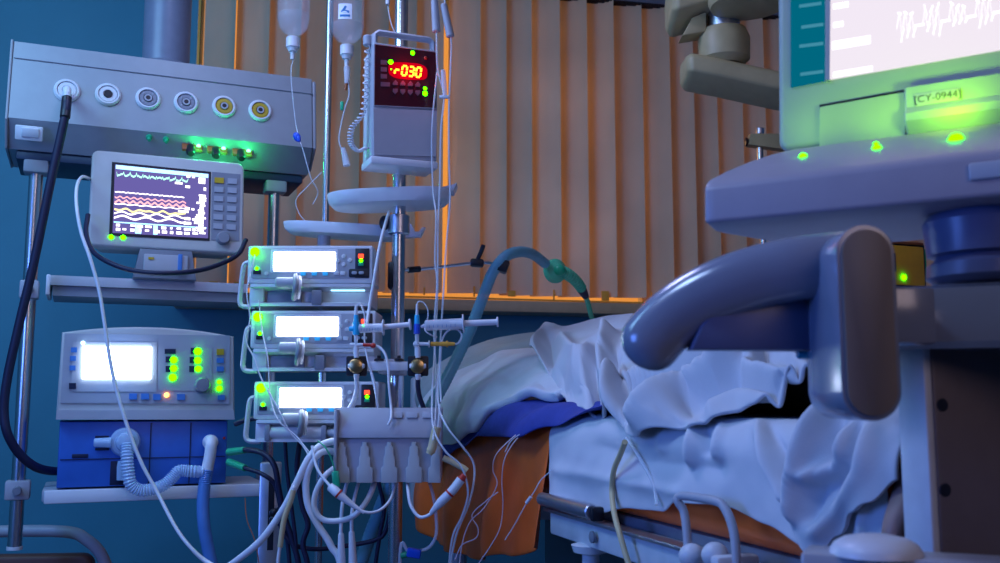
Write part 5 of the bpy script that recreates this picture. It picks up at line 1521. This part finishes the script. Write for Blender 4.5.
# ================================================================ TUBES LYING ON THE BED
line('cream drain tube hanging from the sheet down past the chrome rail', [(625, 442, 1.53), (620, 455, 1.56), (614, 470, 1.585), (612, 490, 1.60), (614, 512, 1.57), (620, 535, 1.54), (629, 565, 1.52), (640, 600, 1.50)], 0.0048, 'cream_tube')
line('faint clear tube bending down the front of the sheet', [(626, 438, 1.56), (632, 446, 1.545), (642, 462, 1.52), (652, 480, 1.49), (656, 496, 1.475), (657, 505, 1.465)], 0.0032, 'clear_line')
EC = 2.02
for (lab, pts) in (
    ('pink monitoring lead down the left of the orange cover from the blue cloth', [(543, 418, 1.98), (525, 428, 1.97), (510, 440, 1.97), (496, 455, 1.98), (493, 470, 2.0), (497, 485, 2.0), (484, 508, 2.02), (470, 522, 2.02), (462, 545, 2.02), (458, 580, 2.02)]),
    ('pink monitoring lead bending low over the middle of the orange cover', [(545, 416, 1.98), (530, 427, 1.97), (516, 440, 1.96), (505, 458, 1.96), (502, 480, 1.98), (503, 505, 1.99), (500, 528, 1.99), (490, 547, 1.99), (478, 565, 2.0), (470, 585, 2.0)]),
    ('pink monitoring lead forking left across the lower orange cover', [(498, 492, 1.985), (485, 502, 1.99), (472, 515, 2.0), (478, 528, 2.0), (476, 538, 2.0), (462, 545, 2.0), (455, 560, 2.0)]),
    ('faint white lead running slantwise down the right of the orange cover', [(552, 470, 1.86), (541, 480, 1.88), (534, 492, 1.89), (526, 504, 1.91), (515, 524, 1.93), (505, 540, 1.95)]),
    ('white lead lying along the top of the blue cloth under the blanket', [(585, 412, 1.93), (565, 416, 1.935), (545, 424, 1.94), (528, 430, 1.945), (512, 440, 1.955), (505, 452, 1.96)])):
    o = line(lab, pts, 0.0012, 'pink_lead' if 'pink' in lab else 'clear_line', 'monitoring_lead', 'monitoring leads over the orange cover', 'cable')
    if 'faint white' in lab:
        on_line(o, tube(new(), pp((531, 497, 1.898), (526.5, 503, 1.905)), 0.0034, 10, 3), 'lead_joint', 'white_plastic')
    if 'along the top' in lab:
        on_line(o, ell(new(), P(530, 428, 1.94), (0.012, 0.008, 0.006), 14), 'lead_joint', 'clear_plastic')
o = line('thick cream tube end lying beside the module block at the pillow', [(443, 458, 1.92), (452, 462, 1.92), (463, 468, 1.92), (467, 471, 1.92)], 0.0060, 'cream_tube')

# ================================================================ RIGHT: DISPLAY, HANDLE, CART
FC = Fr(P(780, 150, 1.0), -31)
C_ = FC.l
cart = thing('equipment_cart', 'grey equipment cart arm and swivel standing at the foot of the bed', 'cart', Fr((FC.w((0.27, -0.04, 0)).x, FC.w((0.27, -0.04, 0)).y, 0), -31))
fcw = Fr(cart.location, -31)
def toW(bm, fr):
    bmesh.ops.transform(bm, matrix=Matrix.Translation(fr.o) @ Matrix.Rotation(fr.rot, 4, 'Z'), verts=bm.verts)
    return bm
# control console (sloping lamp panel, blunt front, chamfer below)
con = thing('control_console', 'grey wedge-shaped console with green lamps below the big screen', 'console', FC)
zA, zBk, zCf, zD = C_(800, 148, 0.055).z, C_(800, 172, -0.03).z, C_(770, 217, -0.034).z, C_(740, 229, -0.004).z
uL, uRt = C_(712, 205, -0.01).x, 0.42
prof_ = [(0.055, zA), (-0.026, zBk + 0.002), (-0.034, zBk - 0.006), (-0.036, zCf), (-0.004, zD), (0.20, zD + 0.004), (0.20, zA)]
bm = new()
rings = []
for (u_, k_) in ((uL, 0.06), (uL + 0.012, 0.34), (uL + 0.030, 0.66), (uL + 0.050, 0.88), (uL + 0.072, 1.0), (uRt, 1.0)):
    ring = []
    for (v_, z_) in prof_:
        if z_ == zA:
            ring.append(bm.verts.new((u_, (-0.026 + (0.055 + 0.026) * k_) if v_ < 0.1 else 0.02 + 0.18 * k_, zBk + 0.003 + (zA - zBk - 0.003) * k_)))
        else:
            ring.append(bm.verts.new((u_, v_ if v_ < 0.1 else 0.02 + 0.18 * k_, z_)))
    rings.append(ring)
for a_, b_ in zip(rings, rings[1:]):
    for k in range(len(prof_)):
        bm.faces.new((a_[k], a_[(k + 1) % len(prof_)], b_[(k + 1) % len(prof_)], b_[k]))
bm.faces.new(rings[0]); bm.faces.new(list(reversed(rings[-1])))
bmesh.ops.recalc_face_normals(bm, faces=bm.faces)
_bev(bm, [e for e in bm.edges if e.calc_face_angle(0) > 0.35], 0.004, 3)
cs = obj('console_body', bm, 'control_shell', con)
pnn = Vector((0, zBk - zA, -(-0.026 - 0.055))).normalized()
pnn = Vector((0, -(zA - zBk), 0.081)).normalized()
def on_panel(px, py):
    v = 0.0
    for _ in range(5):
        q = C_(px, py, v)
        v = 0.055 + (zA - q.z) / (zA - zBk) * (-0.081)
    return q
for (x, y, r_, m_) in ((803, 157, 0.0042, 'led_green'), (877, 149, 0.0045, 'led_green'), (876, 144.5, 0.0026, 'led_green'), (956, 140, 0.0072, 'led_green_big')):
    led('panel_lamp', con, on_panel(x, y) + pnn * 0.001, r_, m_, pnn)
obj('panel_strip', box(new(), (0.30, -0.0365, zBk - 0.020), (0.24, 0.004, 0.016), 0.002), 'grey_plastic', cs)
# display
dt = R(6)
fdz = FC.w((0, 0.062, zA + 0.002))
FD = Fr(fdz, -31)
dsp = thing('display_unit', 'large tilted display with bright white screen and numbered sticker', 'display', FD)
D_ = FD.l
def dface(px, py, off=0.0):
    v = 0.0
    for _ in range(5):
        q = D_(px, py, v)
        v = q.z * math.tan(dt)
    return q + Vector((0, -math.cos(dt), math.sin(dt))) * off
DM = Matrix.Rotation(-dt, 4, 'X')
dw0, dw1, dh = dface(778, 100).x, 0.42, 0.36
bm = prism(new(), rrect((dw0 + dw1) / 2, dh / 2, dw1 - dw0, dh, 0.012), 0.0, 0.055, 'y', 0.006, 3)
bmesh.ops.transform(bm, matrix=DM, verts=bm.verts)
hous = obj('housing', bm, 'display_shell', dsp)
def dq(bm, c4, off, thick):
    A = [bm.verts.new(dface(x, y, off)) for x, y in c4]
    Bv = [bm.verts.new(dface(x, y, off - thick)) for x, y in c4]
    bm.faces.new(A); bm.faces.new(list(reversed(Bv)))
    for k in range(len(A)):
        bm.faces.new((A[k], Bv[k], Bv[(k + 1) % len(A)], A[(k + 1) % len(A)]))
    return bm
dsc = obj('screen', dq(new(), [(832, -110), (1060, -140), (1060, 40), (830.5, 80)], 0.003, 0.003), 'screen_rose', dsp)
obj('screen_edge', dq(new(), [(826.5, -110), (832, -110), (830.5, 81), (826, 82)], 0.0042, 0.004), 'steel', dsp)
sbx = obj('side_bar', dq(new(), [(791, -110), (827, -110), (826.5, 81), (791.5, 88)], 0.003, 0.003), 'screen_teal', dsp)
for (x0, x1, y, h) in ((800, 822, 6, 3), (802, 824, 27, 3), (800, 824, 46, 3), (801, 824, 74, 3)):
    obj('side_text', dq(new(), [(x0, y), (x1, y - 3), (x1, y - 3 + h), (x0, y + h)], 0.0034, 0.001), 'screen_side', sbx)
for (x0, y0, x1, h) in ((834, 8, 849, 5), (834, 26.5, 844, 5), (833, 47, 871, 8), (834, 76, 873, 5)):
    obj('menu_text', dq(new(), [(x0, y0 - h / 2), (x1, y0 - h / 2 - (x1 - x0) * 0.165), (x1, y0 + h / 2 - (x1 - x0) * 0.165), (x0, y0 + h / 2)], 0.0038, 0.0008), 'screen_trace', dsc)
b3_ = new()
rr_ = random.Random(11)
prev = None
base_y = lambda x: 30 - (x - 898) * 0.165
x = 898
wave = []
while x < 1050:
    wave.append((x, base_y(x)))
    if (x - 898) % 26 < 14:
        wave.append((x + 1, base_y(x) - rr_.uniform(10, 22)))
        wave.append((x + 3, base_y(x) - rr_.uniform(8, 20)))
        wave.append((x + 4, base_y(x) + rr_.uniform(4, 14)))
        x += 6
    else:
        x += 4
for (a_, c_) in zip(wave, wave[1:]):
    if abs(a_[0] - c_[0]) < 0.4:
        continue
    dq(b3_, [(a_[0] - 0.7, a_[1] - 0.9), (c_[0] + 0.7, c_[1] - 0.9), (c_[0] + 0.7, c_[1] + 0.9), (a_[0] - 0.7, a_[1] + 0.9)], 0.0038, 0.0008)
obj('wave_trace', b3_, 'screen_trace', dsc)
# hinge blocks below the bezel
hb1 = obj('hinge_cover', dq(new(), [(821, 109), (906, 94), (906, 141), (821, 149)], 0.006, 0.020), 'display_shell', dsp)
obj('hinge_gap', dq(new(), [(820, 105.5), (907, 90), (907, 94), (820, 109.5)], 0.002, 0.006), 'black_plastic', dsp)
bar_pts = [dface(907, 114, -0.012), dface(1080, 84, -0.012)]
bmh = prism(new(), [(-0.020, 0.026), (-0.022, 0.004), (-0.030, -0.004), (-0.030, -0.012), (-0.020, -0.024), (0.01, -0.024), (0.01, 0.026)], 0.0, (bar_pts[1] - bar_pts[0]).length, 'x', 0.0025, 3)
bmesh.ops.transform(bmh, matrix=Matrix.Translation((bar_pts[0].x, dface(907, 114).y + 0.008, bar_pts[0].z)), verts=bmh.verts)
hbar = obj('hinge_barrel', bmh, 'display_shell', dsp)
# sticker with the number
y_front = dface(907, 114).y + 0.008 - 0.0222
lp0, lp1 = FD.l(914, 94, y_front), FD.l(961, 94, y_front)
lab = box(new(), ((lp0.x + lp1.x) / 2, y_front + 0.0002, (lp0.z + lp1.z) / 2 - 0.003), (lp1.x - lp0.x, 0.001, 0.0125), 0.0003)
sticker = obj('sticker', lab, 'grey_plastic', dsp)
cu_ = bpy.data.curves.new('number', 'FONT')
cu_.body = '[CY-0944]'
cu_.size = 0.0105
cu_.align_x = 'CENTER'; cu_.align_y = 'CENTER'
cu_.extrude = 0.0002
to = bpy.data.objects.new('number', cu_)
COL.objects.link(to)
dg = bpy.context.evaluated_depsgraph_get()
tme = bpy.data.meshes.new_from_object(to.evaluated_get(dg))
bpy.data.objects.remove(to)
tme.materials.clear(); tme.materials.append(M['dark_under'])
tobj = bpy.data.objects.new('number', tme); COL.objects.link(tobj)
tobj.rotation_euler = (PI / 2, 0, 0)
tobj.location = ((lp0.x + lp1.x) / 2, y_front - 0.0005, (lp0.z + lp1.z) / 2 - 0.003)
tobj.parent = sticker
# swivel, arm and post of the cart
def cw(name, bm, m, par=None):
    return child_world(name, bm, m, cart)
sv = P(985, 255, 0.94)
z0_, z1_ = P(985, 284, 0.94).z, FC.o.z + zD + 0.002
zm = P(985, 259, 0.94).z
cw('swivel', lathe(new(), [(0.046, z0_ - sv.z), (0.054, z0_ - sv.z + 0.006), (0.053, zm - sv.z - 0.006), (0.047, zm - sv.z - 0.002), (0.044, zm - sv.z + 0.002), (0.052, zm - sv.z + 0.004), (0.055, z1_ - sv.z - 0.010), (0.048, z1_ - sv.z)], sv, (0, 0, 1), 40), 'swivel_blue')
ab = fcw.l(890, 318, 0.0)
FA2 = Fr(P(884, 318, 0.93), -24)
aL = FA2.l
zt2, zb2 = aL(900, 287).z, aL(900, 350).z
bm = prism(new(), [(-0.012, zb2), (-0.018, zb2 + 0.006), (-0.020, (zb2 + zt2) / 2), (-0.014, zt2 - 0.004), (0.0, zt2), (0.05, zt2), (0.05, zb2)], -0.05, 0.26, 'x', 0.004, 3)
cw('arm', toW(bm, FA2), 'handle_grey')
cw('post', cyl(new(), FA2.w((0.23, 0.02, 0.14 - FA2.o.z)), FA2.w((0.23, 0.02, zt2 - 0.006)), 0.024, seg=24), 'grey_plastic')
pb = FA2.w((0.23, 0.02, 0)); pb.z = 0.11
cw('cart_base', box(new(), pb, (0.46, 0.34, 0.06), 0.02, Matrix.Rotation(R(-24), 3, 'Z')), 'grey_plastic')
for dx in (-0.18, 0.18):
    for dy in (-0.12, 0.12):
        q = pb + FA2.U * dx + FA2.V * dy
        cw('caster', lathe(new(), [(0.02, -0.013), (0.04, -0.011), (0.04, 0.011), (0.02, 0.013)], Vector((q.x, q.y, 0.04)), FA2.U, 18), 'black_plastic')
# tray with dome at the bottom
FT_ = Fr(P(800, 553, 0.86), -24)
cw('cart_tray', toW(prism(new(), rrect(0.17, 0.028, 0.34, 0.056, 0.004), -0.022, 0.0, 'z', 0.003), FT_), 'grey_plastic')
dq0 = FT_.w((FT_.l(876, 552, 0.024).x, 0.024, -0.001))
o = obj('dome_cover', lathe(new(), [(0.038, 0), (0.0375, 0.004), (0.034, 0.0095), (0.026, 0.014), (0.014, 0.0165), (0, 0.017)], dq0, (0, 0, 1), 32), 'white_plastic')
recenter(o)
tag(o, 'pale grey dome-shaped cover on the tray at the bed foot', 'cover')
# big grip handle
FH = Fr((P(872, 420, 0.79).x, 0.79, P(872, 420, 0.79).z), 0)
hd = thing('grip_handle', 'big grey moulded grip handle with a flat end plate', 'handle', FH)
Hh = FH.l
a_, c_ = Hh(835, 225), Hh(903, 421)
bm = prism(new(), rrect((a_.x + c_.x) / 2, (a_.z + c_.z) / 2, c_.x - a_.x, a_.z - c_.z, 0.0262, 12), 0.0, 0.085, 'y', 0.006, 4)
obj('end_block', bm, 'handle_grey', hd)
bm = prism(new(), rrect((a_.x + c_.x) / 2, (a_.z + c_.z) / 2, (c_.x - a_.x) - 0.008, (a_.z - c_.z) - 0.008, 0.0225, 12), -0.0028, 0.004, 'y', 0.0012, 2)
obj('end_plate', bm, 'handle_plate', hd)
gp = [P(856, 262, 0.85), P(835, 264, 0.853), P(800, 268, 0.858), P(765, 275, 0.868), P(730, 286, 0.878), P(700, 300, 0.888), P(676, 316, 0.896), P(660, 331, 0.900), P(650, 343, 0.902)]
gw = spline(gp, 8)
for k in range(1, 7):
    ang_ = k / 6 * PI / 2
    gw.append(gw[64] + (gw[64] - gw[60]).normalized() * (0.024 * math.sin(ang_)))
nrad = len(gw)
def grf(i, t):
    if i <= 64:
        return 1.0
    return max(0.02, math.cos((i - 64) / 6 * PI / 2))
bm = tube(new(), gw, 0.0285, 28, 1, smooth=False, rf=grf, ratio=0.86)
child_world('grip', bm, 'handle_grey', hd, sharp=60)
wb = [Hh(690, 350, 0.085), Hh(815, 351, 0.085), Hh(815, 275, 0.085), Hh(760, 284, 0.085), Hh(722, 304, 0.085), Hh(700, 326, 0.085)]
obj('grip_web', prism(new(), [(p_.x, p_.z) for p_ in wb], 0.078, 0.105, 'y', 0.003), 'swivel_blue', hd)
nb = Hh(800, 353, 0.09)
obj('release_button', cyl(new(), Hh(797, 354, 0.095), Hh(812, 354, 0.095), 0.0045, seg=16, bev=0.001), 'cyan_plastic', hd)
obj('arm_mount', box(new(), (Hh(893, 318, 0.085).x, 0.095, Hh(893, 318, 0.085).z), (0.05, 0.085, 0.05), 0.004), 'handle_grey', hd)

# ================================================================ BEHIND THE HANDLE
st3, s3p = pole_stand('drip_stand', 'thin pole behind the console carrying a small clamp block', 763, 240, 3.05, 0.0100, 0.06, P(763, 136, 3.05).z, True)
q = lambda x, y, v=0.0: Vector((P(x, y, s3p.y + v).x - s3p.x, v, P(x, y, s3p.y + v).z))
cb_ = obj('clamp_block', prism(new(), [(q(747, 136).x, q(747, 146).z), (q(792, 150).x, q(792, 152).z), (q(780, 136).x, q(780, 135).z), (q(749, 136).x, q(749, 135).z)], -0.02, 0.02, 'y', 0.003), 'lamp_beige', st3)
obj('clamp_screw', cyl(new(), q(760, 134.5), q(760, 128.5), 0.013, seg=18, bev=0.001), 'steel', cb_)
obj('clamp_knob', lathe(new(), [(0.006, 0), (0.014, 0.003), (0.014, 0.009), (0.006, 0.011), (0, 0.011)], q(748, 142), (-1, 0, 0), 18), 'black_plastic', cb_)
st4, s4p = pole_stand('drip_stand', 'pole holding the small amber device behind the grip handle', 915, 260, 2.56, 0.0100, 0.06, P(915, 252, 2.56).z, True)
fy = Fr(P(905, 286, 2.46), 22)
yd = thing('amber_device', 'small amber device with a green lamp behind the grip handle', 'device', fy)
Yl = fy.l
a_, c_ = Yl(878, 240), Yl(928, 286)
ww, hh = c_.x - a_.x, a_.z
obj('shell', prism(new(), rrect((a_.x + c_.x) / 2, hh / 2, ww, hh, 0.006), 0.004, 0.045, 'y', 0.003), 'black_plastic', yd)
obj('front', prism(new(), rrect((a_.x + c_.x) / 2 - 0.004, hh / 2 - 0.004, ww - 0.014, hh - 0.012, 0.004), -0.002, 0.005, 'y', 0.001), 'amber_shell', yd)
obj('top_strip', box(new(), ((a_.x + c_.x) / 2 - 0.003, 0.010, hh - 0.002), (ww - 0.012, 0.025, 0.007), 0.002), 'rust_plastic', yd)
wdw = Yl(893, 258)
obj('window', box(new(), (Yl(887, 262).x, -0.003, hh * 0.52), (0.050, 0.003, hh * 0.42), 0.001), 'black_plastic', yd)
led('lamp', yd, Yl(903, 277.5) + Vector((0, -0.003, 0)), 0.0075, 'led_green_big')
obj('side_strip', box(new(), (c_.x + 0.004, 0.022, hh * 0.52), (0.006, 0.03, hh * 0.75), 0.002), 'green_plastic', yd)

# ceiling arm of the operating lamp
fo = Fr(P(724, 45, 2.35), 0)
oa = thing('ceiling_arm', 'beige jointed ceiling arm in front of the blind', 'ceiling arm', fo)
O = fo.l
cupb = O(724, 66)
obj('joint_cup', lathe(new(), [(0.045, O(724, 66).z), (0.062, O(724, 60).z), (0.064, O(724, 40).z), (0.055, O(724, 31).z), (0.03, O(724, 29).z)], (0, 0, 0), (0, 0, 1), 32), 'lamp_beige', oa)
obj('joint_shaft', cyl(new(), (0, 0, O(724, 32).z), (0, 0, O(724, 4).z), 0.040, seg=28), 'steel', oa)
lo_p = [O(690, 68, -0.02), O(720, 74, -0.01), O(760, 84, 0.0), O(830, 102, 0.02)]
bm = new()
prs = [(-0.034, -0.020), (0.030, -0.040), (0.042, -0.028), (0.042, 0.022), (0.030, 0.036), (-0.026, 0.030), (-0.036, 0.016)]
rings = []
for k, p_ in enumerate([O(683, 70), O(688, 70), O(720, 76), O(760, 85), O(850, 104)]):
    k_ = 0.72 if k == 0 else 1.0
    rings.append([bm.verts.new((p_.x, v_ * k_ * 1.6, p_.z + z_ * k_)) for v_, z_ in prs])
for A_2, B_2 in zip(rings, rings[1:]):
    for k in range(len(prs)):
        bm.faces.new((A_2[k], A_2[(k + 1) % len(prs)], B_2[(k + 1) % len(prs)], B_2[k]))
bm.faces.new(rings[0]); bm.faces.new(list(reversed(rings[-1])))
bmesh.ops.recalc_face_normals(bm, faces=bm.faces)
_bev(bm, list(bm.edges), 0.006, 2)
obj('lower_arm', bm, 'lamp_beige', oa)
bm = new()
rings = []
for k, p_ in enumerate([O(668, 8), O(674, 6), O(720, -6), O(840, -34)]):
    k_ = 0.7 if k == 0 else 1.0
    rings.append([bm.verts.new((p_.x, v_ * k_ * 1.8, p_.z + z_ * k_ * 1.6)) for v_, z_ in prs])
for A_2, B_2 in zip(rings, rings[1:]):
    for k in range(len(prs)):
        bm.faces.new((A_2[k], A_2[(k + 1) % len(prs)], B_2[(k + 1) % len(prs)], B_2[k]))
bm.faces.new(rings[0]); bm.faces.new(list(reversed(rings[-1])))
bmesh.ops.recalc_face_normals(bm, faces=bm.faces)
_bev(bm, list(bm.edges), 0.006, 2)
obj('upper_arm', bm, 'lamp_beige', oa)
obj('arm_bracket', prism(new(), [(O(680, 40).x, O(680, 40).z), (O(704, 36).x, O(704, 36).z), (O(704, 16).x, O(704, 16).z), (O(690, 22).x, O(690, 22).z)], -0.03, 0.03, 'y', 0.004), 'lamp_beige', oa)
obj('disc_cover', lathe(new(), [(0.05, 0), (0.088, 0.006), (0.094, 0.02), (0.09, 0.05), (0.04, 0.06), (0.04, 0.4)], O(748, 9, -0.10), (0, 0, 1), 36), 'lamp_beige', oa)
dz_ = O(840, -34)
obj('ceiling_shaft', cyl(new(), (dz_.x - 0.02, 0, dz_.z), (dz_.x - 0.02, 0, ZC - fo.o.z), 0.045, seg=28), 'lamp_beige', oa)

# ================================================================ CHAIR IN THE LOWER LEFT
fh = Fr((P(40, 540, 2.62).x - 0.12, 2.62, 0), 6)
chr_ = thing('visitor_chair', 'low chair with grey tube back and brown vinyl pad under the pole', 'chair', fh)
c_ = lambda x, y: Vector((P(x, y, fh.o.y).x - fh.o.x, 0, P(x, y, fh.o.y).z))
xr_, zt_ = c_(106, 560).x, c_(60, 533).z
xl_ = xr_ - 0.46
obj('back_frame', tube(new(), [(xl_, 0, 0.12), (xl_, 0, zt_ - 0.10), (xl_ + 0.03, 0, zt_ - 0.03), (xl_ + 0.10, 0, zt_), (xr_ - 0.13, 0, zt_ + 0.002), (xr_ - 0.06, 0, zt_ - 0.022), (xr_ - 0.015, 0, zt_ - 0.075), (xr_, 0, zt_ - 0.16), (xr_, 0, 0.12)], 0.0155, 14, 8), 'grey_plastic', chr_)
obj('back_pad', prism(new(), rrect((xl_ + xr_) / 2, zt_ - 0.13, 0.38, 0.15, 0.03), -0.02, 0.025, 'y', 0.012, 3), 'brown_vinyl', chr_)
obj('seat', prism(new(), rrect((xl_ + xr_) / 2, -0.21, 0.42, 0.40, 0.04), 0.33, 0.38, 'z', 0.015, 3), 'brown_vinyl', chr_)
for sx in (xl_, xr_):
    obj('leg', tube(new(), [(sx, 0.0, 0.34), (sx, -0.2, 0.33), (sx, -0.38, 0.32), (sx, -0.41, 0.28), (sx, -0.41, 0.0)], 0.0125, 12, 5), 'grey_plastic', chr_)
    obj('leg', cyl(new(), (sx, 0, 0.0), (sx, 0, 0.14), 0.0125, seg=14), 'grey_plastic', chr_)

# ================================================================ LIGHT, WORLD, CAMERA
w = bpy.data.worlds.new('World'); scene.world = w
w.use_nodes = True
w.node_tree.nodes['Background'].inputs[0].default_value = (1.0, 0.36, 0.06, 1)
w.node_tree.nodes['Background'].inputs[1].default_value = 0.8

def light(name, kind, loc, col, power, size=0.1, target=None, sy=None, spread=None):
    l = bpy.data.lights.new(name, kind)
    l.color = col
    l.energy = power
    if kind == 'AREA':
        l.size = size
        if sy:
            l.shape = 'RECTANGLE'; l.size_y = sy
        if spread:
            l.spread = R(spread)
    else:
        l.shadow_soft_size = size
    o = bpy.data.objects.new(name, l)
    COL.objects.link(o)
    o.location = loc
    if target is not None:
        o.rotation_euler = (Vector(target) - Vector(loc)).to_track_quat('-Z', 'Y').to_euler()
    return o
light('ceiling_lamp', 'AREA', (-0.55, 1.9, 2.5), (0.50, 0.54, 1.0), 9, 0.4, (0.1, 1.7, 0.9), 0.3)
light('room_fill', 'AREA', (-2.2, -1.2, 2.1), (0.64, 0.55, 0.86), 17, 1.6, (0.1, 2.4, 1.1), 1.2)  # added fill from the left, stands for no fixture
light('warm_fill', 'AREA', (1.1, -1.3, 2.0), (1.0, 0.76, 0.80), 6.5, 1.0, (0.3, 1.2, 1.0), 1.0)  # added warm fill for the end plate and footboard, no lamp there
light('blue_lamp', 'AREA', (-1.7, 0.4, 1.3), (0.10, 0.24, 1.0), 18, 0.7, (0.6, 1.3, 1.0), 0.7)
light('wall_fill', 'AREA', (-1.5, 1.4, 2.3), (0.26, 0.58, 1.0), 16, 0.8, (-1.1, 3.4, 0.6), 0.5)  # added area light that only brightens the teal wall
light('grip_highlight', 'AREA', (-0.75, 0.75, 2.25), (0.40, 0.58, 1.0), 6.5, 0.32, (0.15, 0.9, 1.0), 0.22)  # unseen source added for the highlight along the grip handle
light('screen_glow', 'POINT', Vw(116, 362, -0.05), (0.12, 0.36, 1.0), 0.22, 0.03)
light('street_lamp', 'POINT', FR.w((-0.25, 1.3, 2.1)), (1.0, 0.58, 0.28), 38, 0.1)
for (px_, e_) in ((200, 3.0), (448, 3.8), (614, 2.4)):
    light('blind_glow', 'POINT', FR.w((FR.l(px_, 150, 0.42).x, 0.42, 2.05)), (1.0, 0.40, 0.07), e_, 0.04)  # points added close behind the blind for local orange glow
# added lights just off the small lamps put coloured glow on their surroundings
GRN = (0.10, 1.0, 0.02)
for (dx, dy) in ((0, 0), (3, 65), (6, 136)):
    light('alarm_glow', 'POINT', P(255 + dx, 252 + dy, YP - 0.022), GRN, 0.035, 0.008)
for (x, y) in ((197, 144), (222, 147), (247, 149)):
    q_ = on_chamfer(x, y)
    light('socket_glow', 'POINT', FP.w(q_ + cn * 0.04), (0.02, 1.0, 0.25), 0.13, 0.006)
for (x, y, e_, aim) in ((803, 157, 0.10, (800, 90)), (877, 149, 0.16, (868, 70)), (956, 140, 0.40, (945, 78))):
    o_ = light('panel_glow', 'SPOT', FC.w(on_panel(x, y) + pnn * 0.034), (0.40, 1.0, 0.0), e_, 0.008, FD.w(dface(*aim)))
    o_.data.spot_size = R(150); o_.data.spot_blend = 1.0
light('figures_glow', 'POINT', P(407, 71, 2.035), (1.0, 0.02, 0.03), 0.12, 0.008)

cam = bpy.data.cameras.new('Camera')
cam.sensor_width = 36
cam.lens = 36 * FPX / 1000
cam.clip_start = 0.02
cam.dof.use_dof = True
cam.dof.focus_distance = 2.15
cam.dof.aperture_fstop = 8
co = bpy.data.objects.new('Camera', cam)
COL.objects.link(co)
co.location = CAM
co.rotation_euler = (PI / 2 + PITCH, 0, 0)
scene.camera = co
scene.view_settings.view_transform = 'Standard'
scene.view_settings.look = 'None'
scene.view_settings.gamma = 1
scene.view_settings.use_curve_mapping = False
scene.view_settings.exposure = 0.12
